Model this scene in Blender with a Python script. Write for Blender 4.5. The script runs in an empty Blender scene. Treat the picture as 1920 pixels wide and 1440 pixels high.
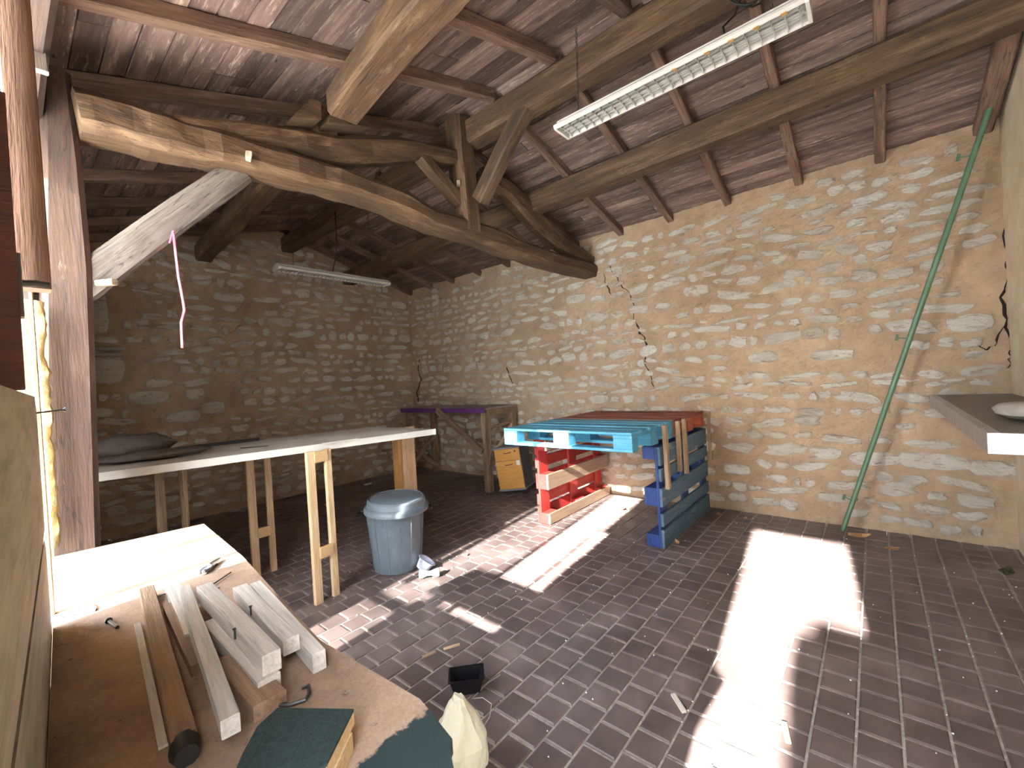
import bpy, math, random
from mathutils import Vector, Matrix, noise

# ------------------------------------------------------------------ camera, world, sun, exposure
scene = bpy.context.scene
col = scene.collection
EYE = 1.4                                   # height of the lens above the floor, metres
F_PX, CX, CY = 805.0, 960.0, 720.0
# world axes (X: towards the long stone wall, Y: towards the gable wall, Z: up) in camera terms (right, down, forward)
AX = Vector((0.6450, -0.0455, 0.7630)).normalized()
AY = Vector((-0.7620, 0.0385, 0.6460)); AY = (AY - AX * AY.dot(AX)).normalized()
AZ = AX.cross(AY)
right = Vector((AX.x, AY.x, AZ.x)); down = Vector((AX.y, AY.y, AZ.y)); fwd = Vector((AX.z, AY.z, AZ.z))
cam_data = bpy.data.cameras.new('camera'); cam = bpy.data.objects.new('camera', cam_data); col.objects.link(cam)
cam.matrix_world = Matrix(((right.x, -down.x, -fwd.x, 0), (right.y, -down.y, -fwd.y, 0), (right.z, -down.z, -fwd.z, EYE), (0, 0, 0, 1)))
cam_data.sensor_width = 36.0; cam_data.lens = 36.0 * F_PX / 1920.0; cam_data.clip_start = 0.01
scene.camera = cam

SUN_EL = math.radians(26.7); SUN_DY = 0.1085
world = bpy.data.worlds.new('sky'); scene.world = world; world.use_nodes = True
wn = world.node_tree.nodes; wl = world.node_tree.links
# bright hazy sky: pale blue overhead, whiter towards the horizon all round
tc = wn.new('ShaderNodeTexCoord'); sx = wn.new('ShaderNodeSeparateXYZ'); cr = wn.new('ShaderNodeValToRGB')
wl.new(tc.outputs['Generated'], sx.inputs[0]); wl.new(sx.outputs['Z'], cr.inputs['Fac'])
cr.color_ramp.elements[0].position = 0.0; cr.color_ramp.elements[0].color = (1.0, 0.985, 0.96, 1)
cr.color_ramp.elements[1].position = 0.8; cr.color_ramp.elements[1].color = (0.62, 0.76, 1.0, 1)
wl.new(cr.outputs[0], wn['Background'].inputs['Color']); wn['Background'].inputs['Strength'].default_value = 3.0
sun_data = bpy.data.lights.new('sun', 'SUN'); sun_data.energy = 13.0; sun_data.angle = math.radians(0.9); sun_data.color = (1.0, 0.95, 0.86)
sun = bpy.data.objects.new('sun', sun_data); col.objects.link(sun)
sd = Vector((1.0, SUN_DY, 0)).normalized() * math.cos(SUN_EL) + Vector((0, 0, -math.sin(SUN_EL)))
sun.rotation_euler = sd.to_track_quat('-Z', 'Y').to_euler(); sun.location = (-6, -1, 5)
vs = scene.view_settings
vs.view_transform = 'Standard'; vs.look = 'None'; vs.gamma = 1.0; vs.use_curve_mapping = False; vs.exposure = 3.12
try:
    scene.cycles.use_denoising = True; scene.cycles.max_bounces = 8; scene.cycles.diffuse_bounces = 6; scene.cycles.adaptive_threshold = 0.04
    scene.cycles.sample_clamp_indirect = 8.0; scene.cycles.caustics_reflective = False; scene.cycles.caustics_refractive = False
except Exception:
    pass
rnd = random.Random(7)

# ------------------------------------------------------------------ measuring helpers (photograph pixel + a known plane -> place in the room)
def ray(x, y):
    a, b = (x - CX) / F_PX, (y - CY) / F_PX
    return right * a + down * b + fwd
def atZ(x, y, z):
    r = ray(x, y); return Vector((0, 0, EYE)) + r * ((z - EYE) / r.z)
def atX(x, y, X):
    r = ray(x, y); return Vector((0, 0, EYE)) + r * (X / r.x)
def atY(x, y, Y):
    r = ray(x, y); return Vector((0, 0, EYE)) + r * (Y / r.y)
def pix(p):
    v = Vector(p) - Vector((0, 0, EYE)); d = v.dot(fwd)
    if d < 0.05: return (-9999, -9999)
    return (CX + F_PX * v.dot(right) / d, CY + F_PX * v.dot(down) / d)

# ------------------------------------------------------------------ materials
MATS = {}
def nt(name):
    m = bpy.data.materials.new(name); m.use_nodes = True
    t = m.node_tree; b = t.nodes['Principled BSDF']
    return m, t, b
def node(t, kind, **kw):
    n = t.nodes.new(kind)
    for k, v in kw.items(): setattr(n, k, v)
    return n
def coords(t, world_space, stretch, off=0.0):
    if world_space:
        g = node(t, 'ShaderNodeNewGeometry'); src = g.outputs['Position']
    else:
        g = node(t, 'ShaderNodeTexCoord'); src = g.outputs['Object']
    oi = node(t, 'ShaderNodeObjectInfo')
    mp = node(t, 'ShaderNodeMapping'); mp.inputs['Scale'].default_value = stretch
    t.links.new(src, mp.inputs['Vector'])
    if not world_space:
        ml = node(t, 'ShaderNodeMath', operation='MULTIPLY'); ml.inputs[1].default_value = 37.0
        t.links.new(oi.outputs['Random'], ml.inputs[0]); t.links.new(ml.outputs[0], mp.inputs['Location'])
    return mp.outputs['Vector'], oi
def nz(t, vec, scale, detail=6.0, rough=0.6, dist=0.0):
    n = node(t, 'ShaderNodeTexNoise'); n.inputs['Scale'].default_value = scale; n.inputs['Detail'].default_value = detail
    n.inputs['Roughness'].default_value = rough; n.inputs['Distortion'].default_value = dist
    t.links.new(vec, n.inputs['Vector']); return n.outputs['Fac']
def ramp(t, fac, stops):
    r = node(t, 'ShaderNodeValToRGB'); e = r.color_ramp.elements
    while len(e) < len(stops): e.new(0.5)
    for i, (p, c) in enumerate(stops):
        e[i].position = p; e[i].color = (*c, 1) if len(c) == 3 else c
    t.links.new(fac, r.inputs['Fac']); return r.outputs['Color']
def mix(t, fac, a, b, mode='MIX'):
    m = node(t, 'ShaderNodeMix', data_type='RGBA', blend_type=mode)
    if isinstance(fac, float): m.inputs[0].default_value = fac
    else: t.links.new(fac, m.inputs[0])
    for k, v in ((6, a), (7, b)):
        if isinstance(v, (tuple, list)): m.inputs[k].default_value = (*v[:3], 1)
        else: t.links.new(v, m.inputs[k])
    return m.outputs[2]
def bump(t, b, h, strength, dist=0.01):
    n = node(t, 'ShaderNodeBump'); n.inputs['Strength'].default_value = strength; n.inputs['Distance'].default_value = dist
    t.links.new(h, n.inputs['Height']); t.links.new(n.outputs[0], b.inputs['Normal'])
def vary(t, c, oi, lo=0.8, hi=1.2):
    hs = node(t, 'ShaderNodeHueSaturation'); mr = node(t, 'ShaderNodeMapRange')
    mr.inputs['To Min'].default_value = lo; mr.inputs['To Max'].default_value = hi
    t.links.new(oi.outputs['Random'], mr.inputs['Value']); t.links.new(mr.outputs[0], hs.inputs['Value']); t.links.new(c, hs.inputs['Color'])
    return hs.outputs['Color']
def wood(name, dark, mid, light, rough=0.75, grain=1.0, bmp=0.35, var=(0.85, 1.15), worn=None, wornpos=(0.6, 0.68), wscale=(2.5, 9, 9)):
    crk = 0.8 if name in ('oak_beam', 'rafter_wood', 'post_wood', 'grey_wood', 'bench_wood', 'old_plank') else 0.22
    m, t, b = nt(name)
    v, oi = coords(t, False, (1.2, 9 * grain, 9 * grain))
    big = nz(t, v, 1.6, 5, 0.6, 0.6)
    c = ramp(t, big, [(0.28, dark), (0.5, mid), (0.74, light)])
    v2, _ = coords(t, False, (3.0, 60 * grain, 60 * grain))
    fine = nz(t, v2, 1.6, 4, 0.7)
    g = ramp(t, fine, [(0.3, (0.55, 0.55, 0.55)), (0.6, (1.0, 1.0, 1.0))])
    c = mix(t, 0.75, c, g, 'MULTIPLY')
    v4, _ = coords(t, False, (0.5, 16 * grain, 16 * grain)); ck = nz(t, v4, 1.7, 3, 0.5, 0.8)
    cw = node(t, 'ShaderNodeMath', operation='PINGPONG'); cw.inputs[1].default_value = 0.09; t.links.new(ck, cw.inputs[0])
    c = mix(t, ramp(t, cw.outputs[0], [(0.0, (crk, crk, crk)), (0.012, (0, 0, 0))]), c, tuple(0.35 * k for k in dark))
    if worn:
        v3, _ = coords(t, False, wscale)
        w = ramp(t, nz(t, v3, 2.2, 9, 0.75), [(wornpos[0], (0, 0, 0)), (wornpos[1], (1, 1, 1))])
        c = mix(t, w, c, worn)
    c = vary(t, c, oi, *var)
    t.links.new(c, b.inputs['Base Color']); b.inputs['Roughness'].default_value = rough
    bump(t, b, fine, bmp, 0.006); MATS[name] = m; return m
def flat(name, c, rough=0.6, metal=0.0, c2=None, scale=8.0, bmp=0.0, stretch=(1, 1, 1), pos=(0.35, 0.65), trans=0.0, alpha=1.0, world_space=False):
    m, t, b = nt(name)
    b.inputs['Base Color'].default_value = (*c, 1); b.inputs['Roughness'].default_value = rough; b.inputs['Metallic'].default_value = metal
    if c2 or bmp:
        v, oi = coords(t, world_space, stretch); f = nz(t, v, scale, 7, 0.65)
        if c2: t.links.new(ramp(t, f, [(pos[0], c), (pos[1], c2)]), b.inputs['Base Color'])
        if bmp: bump(t, b, f, bmp, 0.01)
    if trans: b.inputs['Transmission Weight'].default_value = trans
    if alpha < 1: b.inputs['Alpha'].default_value = alpha
    MATS[name] = m; return m

wood('oak_beam', (0.048, 0.027, 0.014), (0.108, 0.062, 0.032), (0.21, 0.132, 0.070), 0.7, 1.0, 0.6, (0.9, 1.1), (0.27, 0.18, 0.105), (0.56, 0.72), (1.4, 8, 8))
wood('rafter_wood', (0.105, 0.062, 0.045), (0.195, 0.122, 0.085), (0.33, 0.225, 0.165), 0.8, 1.3, 0.4, (0.8, 1.2), (0.42, 0.31, 0.23), (0.6, 0.7), (2, 12, 12))
wood('post_wood', (0.036, 0.019, 0.012), (0.062, 0.033, 0.021), (0.092, 0.057, 0.040), 0.8, 0.6, 0.3, (0.95, 1.05), (0.20, 0.15, 0.115), (0.64, 0.74), (1.5, 5, 5))
wood('grey_wood', (0.075, 0.058, 0.047), (0.14, 0.115, 0.097), (0.235, 0.20, 0.175), 0.8, 1.0, 0.4, (0.9, 1.1))
wood('red_brown_paint', (0.055, 0.016, 0.010), (0.075, 0.022, 0.014), (0.10, 0.032, 0.02), 0.7, 1.0, 0.3, (0.95, 1.05))
wood('brown_paint', (0.20, 0.115, 0.08), (0.24, 0.145, 0.105), (0.28, 0.17, 0.13), 0.75, 0.6, 0.2, (0.95, 1.05), (0.42, 0.32, 0.25), (0.70, 0.74), (14, 30, 30))
wood('pine_new', (0.50, 0.34, 0.19), (0.63, 0.45, 0.27), (0.72, 0.56, 0.37), 0.65, 0.8, 0.2, (0.92, 1.08))
wood('pine_orange', (0.42, 0.21, 0.07), (0.55, 0.29, 0.10), (0.66, 0.38, 0.15), 0.6, 0.6, 0.2, (0.95, 1.05))
wood('old_plank', (0.20, 0.135, 0.085), (0.36, 0.26, 0.17), (0.50, 0.39, 0.27), 0.8, 0.9, 0.4, (0.8, 1.15))
wood('pale_board', (0.34, 0.29, 0.21), (0.46, 0.40, 0.30), (0.55, 0.49, 0.39), 0.75, 0.35, 0.2, (0.92, 1.08))
wood('white_batten', (0.42, 0.38, 0.34), (0.56, 0.52, 0.47), (0.66, 0.63, 0.58), 0.75, 1.0, 0.3, (0.85, 1.1))
wood('brown_batten', (0.19, 0.11, 0.06), (0.27, 0.17, 0.10), (0.36, 0.25, 0.16), 0.8, 0.8, 0.5, (0.85, 1.1))
wood('bench_wood', (0.16, 0.095, 0.055), (0.26, 0.17, 0.10), (0.38, 0.27, 0.17), 0.8, 1.0, 0.4, (0.85, 1.15))
def paint(name, c, c2, wornc, pos, wscale=(2.5, 14, 14)):
    return wood(name, tuple(0.8 * k for k in c), c, c2, 0.6, 1.2, 0.3, (0.92, 1.08), wornc, pos, wscale)
paint('light_blue_paint', (0.08, 0.36, 0.55), (0.12, 0.46, 0.66), (0.42, 0.40, 0.33), (0.58, 0.70))
paint('red_top_paint', (0.24, 0.055, 0.03), (0.32, 0.085, 0.05), (0.30, 0.17, 0.11), (0.52, 0.66))
paint('orange_red_paint', (0.42, 0.10, 0.05), (0.50, 0.14, 0.07), (0.40, 0.26, 0.18), (0.62, 0.7))
paint('red_paint', (0.52, 0.045, 0.04), (0.62, 0.08, 0.06), (0.55, 0.36, 0.28), (0.66, 0.74))
paint('raw_red_board', (0.42, 0.29, 0.20), (0.55, 0.41, 0.30), (0.50, 0.10, 0.08), (0.63, 0.72))
paint('dark_blue_paint', (0.012, 0.045, 0.20), (0.02, 0.065, 0.26), (0.22, 0.26, 0.28), (0.68, 0.74))
paint('worn_blue_paint', (0.075, 0.15, 0.22), (0.11, 0.20, 0.27), (0.33, 0.34, 0.30), (0.56, 0.66))
# roof boards
m, t, b = nt('roof_board')
v, oi = coords(t, False, (1.0, 8, 8)); big = nz(t, v, 1.5, 6, 0.65)
c = ramp(t, big, [(0.3, (0.075, 0.046, 0.040)), (0.52, (0.165, 0.11, 0.092)), (0.75, (0.34, 0.25, 0.205))])
v2, _ = coords(t, False, (3.5, 32, 32)); fl = nz(t, v2, 1.5, 8, 0.8)
c = mix(t, ramp(t, fl, [(0.54, (0, 0, 0)), (0.64, (0.75, 0.75, 0.75))]), c, (0.48, 0.38, 0.31))
v3, _ = coords(t, False, (3, 9, 9)); vo = node(t, 'ShaderNodeTexVoronoi'); vo.inputs['Scale'].default_value = 1.2; t.links.new(v3, vo.inputs['Vector'])
c = mix(t, ramp(t, vo.outputs['Distance'], [(0.03, (1, 1, 1)), (0.09, (0, 0, 0))]), c, (0.02, 0.012, 0.01))
c = vary(t, c, oi, 0.6, 1.5)
t.links.new(c, b.inputs['Base Color']); b.inputs['Roughness'].default_value = 0.85; bump(t, b, fl, 0.3, 0.005); MATS['roof_board'] = m
# masonry
m, t, b = nt('mortar')
v, oi = coords(t, True, (1, 1, 1)); a = nz(t, v, 1.1, 4, 0.6); f = nz(t, v, 26, 8, 0.7); f2 = nz(t, v, 7, 6, 0.65)
c = ramp(t, a, [(0.3, (0.36, 0.26, 0.17)), (0.55, (0.46, 0.345, 0.235)), (0.75, (0.52, 0.41, 0.29))])
c = mix(t, 0.5, c, ramp(t, f2, [(0.3, (0.62, 0.6, 0.58)), (0.6, (1.05, 1.02, 1.0))]), 'MULTIPLY')
c = mix(t, ramp(t, f, [(0.66, (0, 0, 0)), (0.76, (1, 1, 1))]), c, (0.24, 0.16, 0.10))
t.links.new(c, b.inputs['Base Color']); b.inputs['Roughness'].default_value = 0.95
ad = node(t, 'ShaderNodeMath', operation='ADD'); t.links.new(f, ad.inputs[0]); t.links.new(f2, ad.inputs[1]); bump(t, b, ad.outputs[0], 0.55, 0.02); MATS['mortar'] = m
m, t, b = nt('limestone')
v, oi = coords(t, True, (1, 1, 1)); a = nz(t, v, 3.2, 3, 0.5); f = nz(t, v, 22, 8, 0.72)
vz, _ = coords(t, True, (6, 6, 22)); f3 = nz(t, vz, 1.6, 6, 0.7, 0.8)
c = ramp(t, a, [(0.3, (0.52, 0.48, 0.40)), (0.5, (0.66, 0.63, 0.55)), (0.7, (0.73, 0.72, 0.66))])
c = mix(t, ramp(t, f3, [(0.55, (0, 0, 0)), (0.62, (0.95, 0.95, 0.95))]), c, (0.46, 0.345, 0.24))
c = mix(t, ramp(t, f, [(0.68, (0, 0, 0)), (0.76, (1, 1, 1))]), c, (0.20, 0.17, 0.14))
t.links.new(c, b.inputs['Base Color']); b.inputs['Roughness'].default_value = 0.92
ad = node(t, 'ShaderNodeMath', operation='ADD'); t.links.new(f, ad.inputs[0]); t.links.new(f3, ad.inputs[1]); bump(t, b, ad.outputs[0], 0.9, 0.03); MATS['limestone'] = m
m, t, b = nt('paver')
v, oi = coords(t, True, (1, 1, 1)); a = nz(t, v, 2.2, 4, 0.6); f = nz(t, v, 45, 6, 0.7); c2_ = nz(t, v, 9, 3, 0.5)
c = ramp(t, a, [(0.3, (0.095, 0.070, 0.068)), (0.55, (0.15, 0.116, 0.112)), (0.75, (0.225, 0.19, 0.182))])
c = mix(t, 0.6, c, ramp(t, c2_, [(0.3, (0.7, 0.68, 0.68)), (0.7, (1.15, 1.1, 1.1))]), 'MULTIPLY')
c = mix(t, ramp(t, f, [(0.66, (0, 0, 0)), (0.8, (0.7, 0.7, 0.7))]), c, (0.30, 0.25, 0.22))
c = vary(t, c, oi, 0.85, 1.15)
t.links.new(c, b.inputs['Base Color']); b.inputs['Roughness'].default_value = 0.38; bump(t, b, f, 0.25, 0.006); MATS['paver'] = m
flat('grout', (0.27, 0.235, 0.205), 0.95, c2=(0.47, 0.43, 0.39), scale=40, bmp=0.6, world_space=True)
flat('plaster', (0.62, 0.50, 0.35), 0.95, c2=(0.74, 0.64, 0.48), scale=5, bmp=0.3, world_space=True)
flat('crack', (0.012, 0.009, 0.007), 0.95)
flat('outer_ground', (0.56, 0.53, 0.47), 0.95, c2=(0.66, 0.63, 0.57), scale=2, world_space=True)
flat('roof_tile', (0.28, 0.12, 0.07), 0.9)
flat('white_lacquer', (0.46, 0.46, 0.43), 0.45, c2=(0.53, 0.53, 0.50), scale=6)
flat('white_plastic', (0.60, 0.62, 0.58), 0.4)
flat('louvre_plastic', (0.34, 0.345, 0.325), 0.5)
flat('tube_glass', (0.70, 0.71, 0.69), 0.25)
flat('rust', (0.38, 0.20, 0.07), 0.9, c2=(0.55, 0.36, 0.16), scale=60)
flat('black_rubber', (0.008, 0.008, 0.009), 0.6)
flat('black_plastic', (0.006, 0.006, 0.008), 0.4)
flat('steel', (0.55, 0.56, 0.58), 0.38, 1.0, c2=(0.40, 0.41, 0.43), scale=20)
flat('blue_steel', (0.45, 0.60, 0.85), 0.4, 0.6)
flat('dark_steel', (0.10, 0.095, 0.09), 0.5, 0.8)
flat('brass', (0.45, 0.32, 0.12), 0.45, 0.9)
flat('pink_string', (0.72, 0.10, 0.17), 0.8)
flat('foam', (0.72, 0.55, 0.22), 0.95, c2=(0.80, 0.68, 0.40), scale=18, bmp=1.0, world_space=True)
flat('bin_plastic', (0.085, 0.11, 0.135), 0.42, c2=(0.15, 0.18, 0.21), scale=5, bmp=0.1)
flat('cabinet_wood', (0.56, 0.27, 0.06), 0.45, c2=(0.66, 0.34, 0.09), scale=7, stretch=(1, 1, 8))
flat('cabinet_dark', (0.035, 0.04, 0.055), 0.6, c2=(0.06, 0.065, 0.08), scale=12)
flat('grey_trim', (0.18, 0.19, 0.22), 0.5)
flat('paper', (0.80, 0.80, 0.78), 0.8)
flat('purple_paint', (0.095, 0.025, 0.14), 0.55)
flat('purple_top', (0.20, 0.16, 0.17), 0.5, c2=(0.28, 0.235, 0.22), scale=9)
flat('green_paint', (0.075, 0.165, 0.095), 0.4, c2=(0.115, 0.215, 0.13), scale=5, stretch=(1, 1, 1), world_space=True)
flat('dark_laminate', (0.075, 0.055, 0.045), 0.35, c2=(0.11, 0.085, 0.07), scale=30, stretch=(1, 6, 1), world_space=True)
flat('grey_stone', (0.34, 0.32, 0.28), 0.7, c2=(0.46, 0.44, 0.40), scale=16)
flat('felt', (0.008, 0.022, 0.019), 0.95, c2=(0.02, 0.04, 0.034), scale=120, bmp=1.0)
flat('chipboard_edge', (0.50, 0.33, 0.16), 0.9, c2=(0.66, 0.47, 0.26), scale=160, bmp=0.6)
flat('leaf', (0.36, 0.19, 0.08), 0.8, c2=(0.55, 0.34, 0.17), scale=30)
flat('moss', (0.04, 0.045, 0.02), 0.95, c2=(0.07, 0.08, 0.03), scale=60, bmp=1)
flat('bead', (0.9, 0.9, 0.88), 0.6)
flat('sack', (0.07, 0.06, 0.055), 0.9, c2=(0.11, 0.095, 0.085), scale=20, bmp=0.5)
flat('black_bar', (0.012, 0.012, 0.014), 0.6)
flat('can_paint', (0.62, 0.70, 0.70), 0.35, 0.3, c2=(0.30, 0.42, 0.42), scale=26, pos=(0.55, 0.6))
flat('clear_plastic', (0.70, 0.73, 0.90), 0.2, trans=0.3, alpha=0.8)
flat('bag_plastic', (0.95, 0.93, 0.74), 0.3, alpha=0.6)
flat('grey_pipe', (0.32, 0.32, 0.31), 0.5)
m, t, b = nt('dimming_glass')  # passes only part of the sun, to weaken the light beyond it
tr = node(t, 'ShaderNodeBsdfTransparent'); tl = node(t, 'ShaderNodeBsdfTranslucent'); tl.inputs[0].default_value = (0.75, 0.78, 0.80, 1); ms = node(t, 'ShaderNodeMixShader'); ms.inputs[0].default_value = 0.42
t.links.new(tr.outputs[0], ms.inputs[1]); t.links.new(tl.outputs[0], ms.inputs[2]); t.links.new(ms.outputs[0], t.nodes['Material Output'].inputs[0]); MATS['dimming_glass'] = m
# white table: lacquer with grime; bench: chipboard with a dark paint stain on its near corner
m, t, b = nt('table_top')
v, oi = coords(t, True, (1, 1, 1)); g1 = nz(t, v, 2.6, 6, 0.7); g2 = nz(t, v, 30, 6, 0.7)
c = ramp(t, g1, [(0.35, (0.40, 0.34, 0.29)), (0.6, (0.62, 0.60, 0.55))]); c = mix(t, ramp(t, g2, [(0.62, (0, 0, 0)), (0.75, (1, 1, 1))]), c, (0.25, 0.2, 0.17))
t.links.new(c, b.inputs['Base Color']); b.inputs['Roughness'].default_value = 0.5; MATS['table_top'] = m
m, t, b = nt('chipboard')
v, oi = coords(t, True, (1, 1, 1)); g1 = nz(t, v, 4, 5, 0.65); g2 = nz(t, v, 130, 4, 0.8); g3 = nz(t, v, 16, 8, 0.75)
c = ramp(t, g1, [(0.3, (0.19, 0.118, 0.075)), (0.6, (0.36, 0.255, 0.175))]); c = mix(t, 0.6, c, ramp(t, g2, [(0.3, (0.6, 0.55, 0.5)), (0.6, (1.05, 1, 0.98))]), 'MULTIPLY')
c = mix(t, ramp(t, g3, [(0.69, (0, 0, 0)), (0.74, (1, 1, 1))]), c, (0.06, 0.035, 0.025))
geo = node(t, 'ShaderNodeNewGeometry'); sp = node(t, 'ShaderNodeSeparateXYZ'); t.links.new(geo.outputs['Position'], sp.inputs[0])
mr = node(t, 'ShaderNodeMapRange'); mr.inputs['From Min'].default_value = 0.575; mr.inputs['From Max'].default_value = 0.525
t.links.new(sp.outputs['Y'], mr.inputs['Value']); g4 = nz(t, v, 38, 6, 0.7)
sb = node(t, 'ShaderNodeMath', operation='ADD'); t.links.new(mr.outputs[0], sb.inputs[0]); t.links.new(g4, sb.inputs[1])
c = mix(t, ramp(t, sb.outputs[0], [(0.62, (0, 0, 0)), (0.72, (1, 1, 1))]), c, (0.012, 0.026, 0.024))
t.links.new(c, b.inputs['Base Color']); b.inputs['Roughness'].default_value = 0.85; bump(t, b, g2, 0.3, 0.004); MATS['chipboard'] = m

# ------------------------------------------------------------------ mesh helpers
class MB:
    def __init__(s): s.v = []; s.f = []
    def add(s, vs_, fs):
        o = len(s.v); s.v += [tuple(p) for p in vs_]; s.f += [tuple(i + o for i in f) for f in fs]; return s
    def box(s, x0, x1, y0, y1, z0, z1, bev=0.0, jit=0.0):
        if bev <= 0:
            p = [(x, y, z) for z in (z0, z1) for y in (y0, y1) for x in (x0, x1)]
            if jit: p = [tuple(c + rnd.uniform(-jit, jit) for c in q) for q in p]
            return s.add(p, [(0, 2, 3, 1), (4, 5, 7, 6), (0, 1, 5, 4), (2, 6, 7, 3), (0, 4, 6, 2), (1, 3, 7, 5)])
        # chamfered along x
        e = bev
        sec = [(y0 + e, z0), (y1 - e, z0), (y1, z0 + e), (y1, z1 - e), (y1 - e, z1), (y0 + e, z1), (y0, z1 - e), (y0, z0 + e)]
        return s.loft([[(x, y, z) for y, z in sec] for x in (x0, x1)], jit=jit)
    def loft(s, rings, caps=True, jit=0.0, close=True):
        n = len(rings[0]); o = len(s.v)
        for r in rings:
            for p in r: s.v.append(tuple(c + (rnd.uniform(-jit, jit) if jit else 0) for c in p))
        for i in range(len(rings) - 1):
            for k in range(n if close else n - 1):
                a = o + i * n + k; b2 = o + i * n + (k + 1) % n
                s.f.append((a, b2, b2 + n, a + n))
        if caps:
            s.f.append(tuple(o + k for k in reversed(range(n)))); e = o + (len(rings) - 1) * n; s.f.append(tuple(e + k for k in range(n)))
        return s
    def tube(s, pts, r, n=8, caps=True):
        pts = [Vector(p) for p in pts]; rings = []
        for i, p in enumerate(pts):
            d = (pts[min(i + 1, len(pts) - 1)] - pts[max(i - 1, 0)]).normalized()
            u = d.orthogonal().normalized() if i == 0 else (u - d * u.dot(d)).normalized()
            w = d.cross(u); rr = r[i] if isinstance(r, (list, tuple)) else r
            rings.append([p + (u * math.cos(2 * math.pi * k / n) + w * math.sin(2 * math.pi * k / n)) * rr for k in range(n)])
        return s.loft(rings, caps)
    def lathe(s, prof, n=32, c=(0, 0, 0), sx=1.0, sy=1.0, caps=True):
        return s.loft([[(c[0] + r * sx * math.cos(2 * math.pi * k / n), c[1] + r * sy * math.sin(2 * math.pi * k / n), c[2] + z) for k in range(n)] for r, z in prof], caps)
    def prism(s, poly, z0, z1):
        return s.loft([[(x, y, z0) for x, y in poly], [(x, y, z1) for x, y in poly]])
    def mesh(s, name, mat, smooth=False):
        me = bpy.data.meshes.new(name); me.from_pydata(s.v, [], s.f); me.update()
        if isinstance(mat, str): me.materials.append(MATS[mat])
        else:
            for k in mat: me.materials.append(MATS[k])
        if smooth: me.polygons.foreach_set('use_smooth', [True] * len(me.polygons)); me.set_sharp_from_angle(angle=math.radians(38)); me.update()
        return me
def link(name, me, parent=None, mw=None, local=False):
    o = bpy.data.objects.new(name, me); col.objects.link(o)
    if mw is not None: o.matrix_basis = mw
    if parent is not None:
        o.parent = parent
        if not local: o.matrix_parent_inverse = parent.matrix_basis.inverted()
    return o
def build(mb, name, mat, parent=None, mw=None, local=False, smooth=False):
    return link(name, mb.mesh(name, mat, smooth), parent, mw, local)
def tag(o, label=None, cat=None, group=None, kind=None):
    if label: o['label'] = label
    if cat: o['category'] = cat
    if group: o['group'] = group
    if kind: o['kind'] = kind
    return o
def thing(name, label, cat, loc=(0, 0, 0), rz=0.0, group=None, rot=None):
    o = bpy.data.objects.new(name, None); col.objects.link(o); o.empty_display_size = 0.05
    o.matrix_basis = Matrix.Translation(loc) @ (rot if rot is not None else Matrix.Rotation(rz, 4, 'Z'))
    return tag(o, label, cat, group)
def copy_tree(o, parent=None):
    c = o.copy(); col.objects.link(c)
    if parent is not None: c.parent = parent
    for ch in [k for k in o.children]: copy_tree(ch, c)
    return c
def frame(p0, p1, up=(0, 0, 1)):
    p0, p1, up = Vector(p0), Vector(p1), Vector(up)
    x = (p1 - p0).normalized(); y = up.cross(x)
    if y.length < 1e-4: y = Vector((0, 1, 0)).cross(x)
    y.normalize(); z = x.cross(y)
    return Matrix(((x.x, y.x, z.x, p0.x), (x.y, y.y, z.y, p0.y), (x.z, y.z, z.z, p0.z), (0, 0, 0, 1))), (p1 - p0).length
def beam(name, p0, p1, w, h, mat, parent=None, up=(0, 0, 1), n=1, jit=0.0, ch=0.12, w1=None, h1=None, smooth=False):
    """squared timber from p0 to p1 (axis line), w across, h in the up direction"""
    mw, L = frame(p0, p1, up); m = MB(); rings = []
    w1 = w if w1 is None else w1; h1 = h if h1 is None else h1
    for i in range(n + 1):
        f = i / n; a, b2 = (w + (w1 - w) * f) / 2, (h + (h1 - h) * f) / 2; e = ch * min(a, b2) * 2
        jy, jz = (rnd.uniform(-jit, jit), rnd.uniform(-jit, jit)) if jit else (0, 0)
        sec = [(-a + e, -b2), (a - e, -b2), (a, -b2 + e), (a, b2 - e), (a - e, b2), (-a + e, b2), (-a, b2 - e), (-a, -b2 + e)]
        rings.append([(L * f, y + jy + (rnd.uniform(-jit, jit) * .5 if jit else 0), z + jz + (rnd.uniform(-jit, jit) * .5 if jit else 0)) for y, z in sec])
    m.loft(rings)
    return build(m, name, mat, parent, mw, smooth=smooth)
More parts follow.
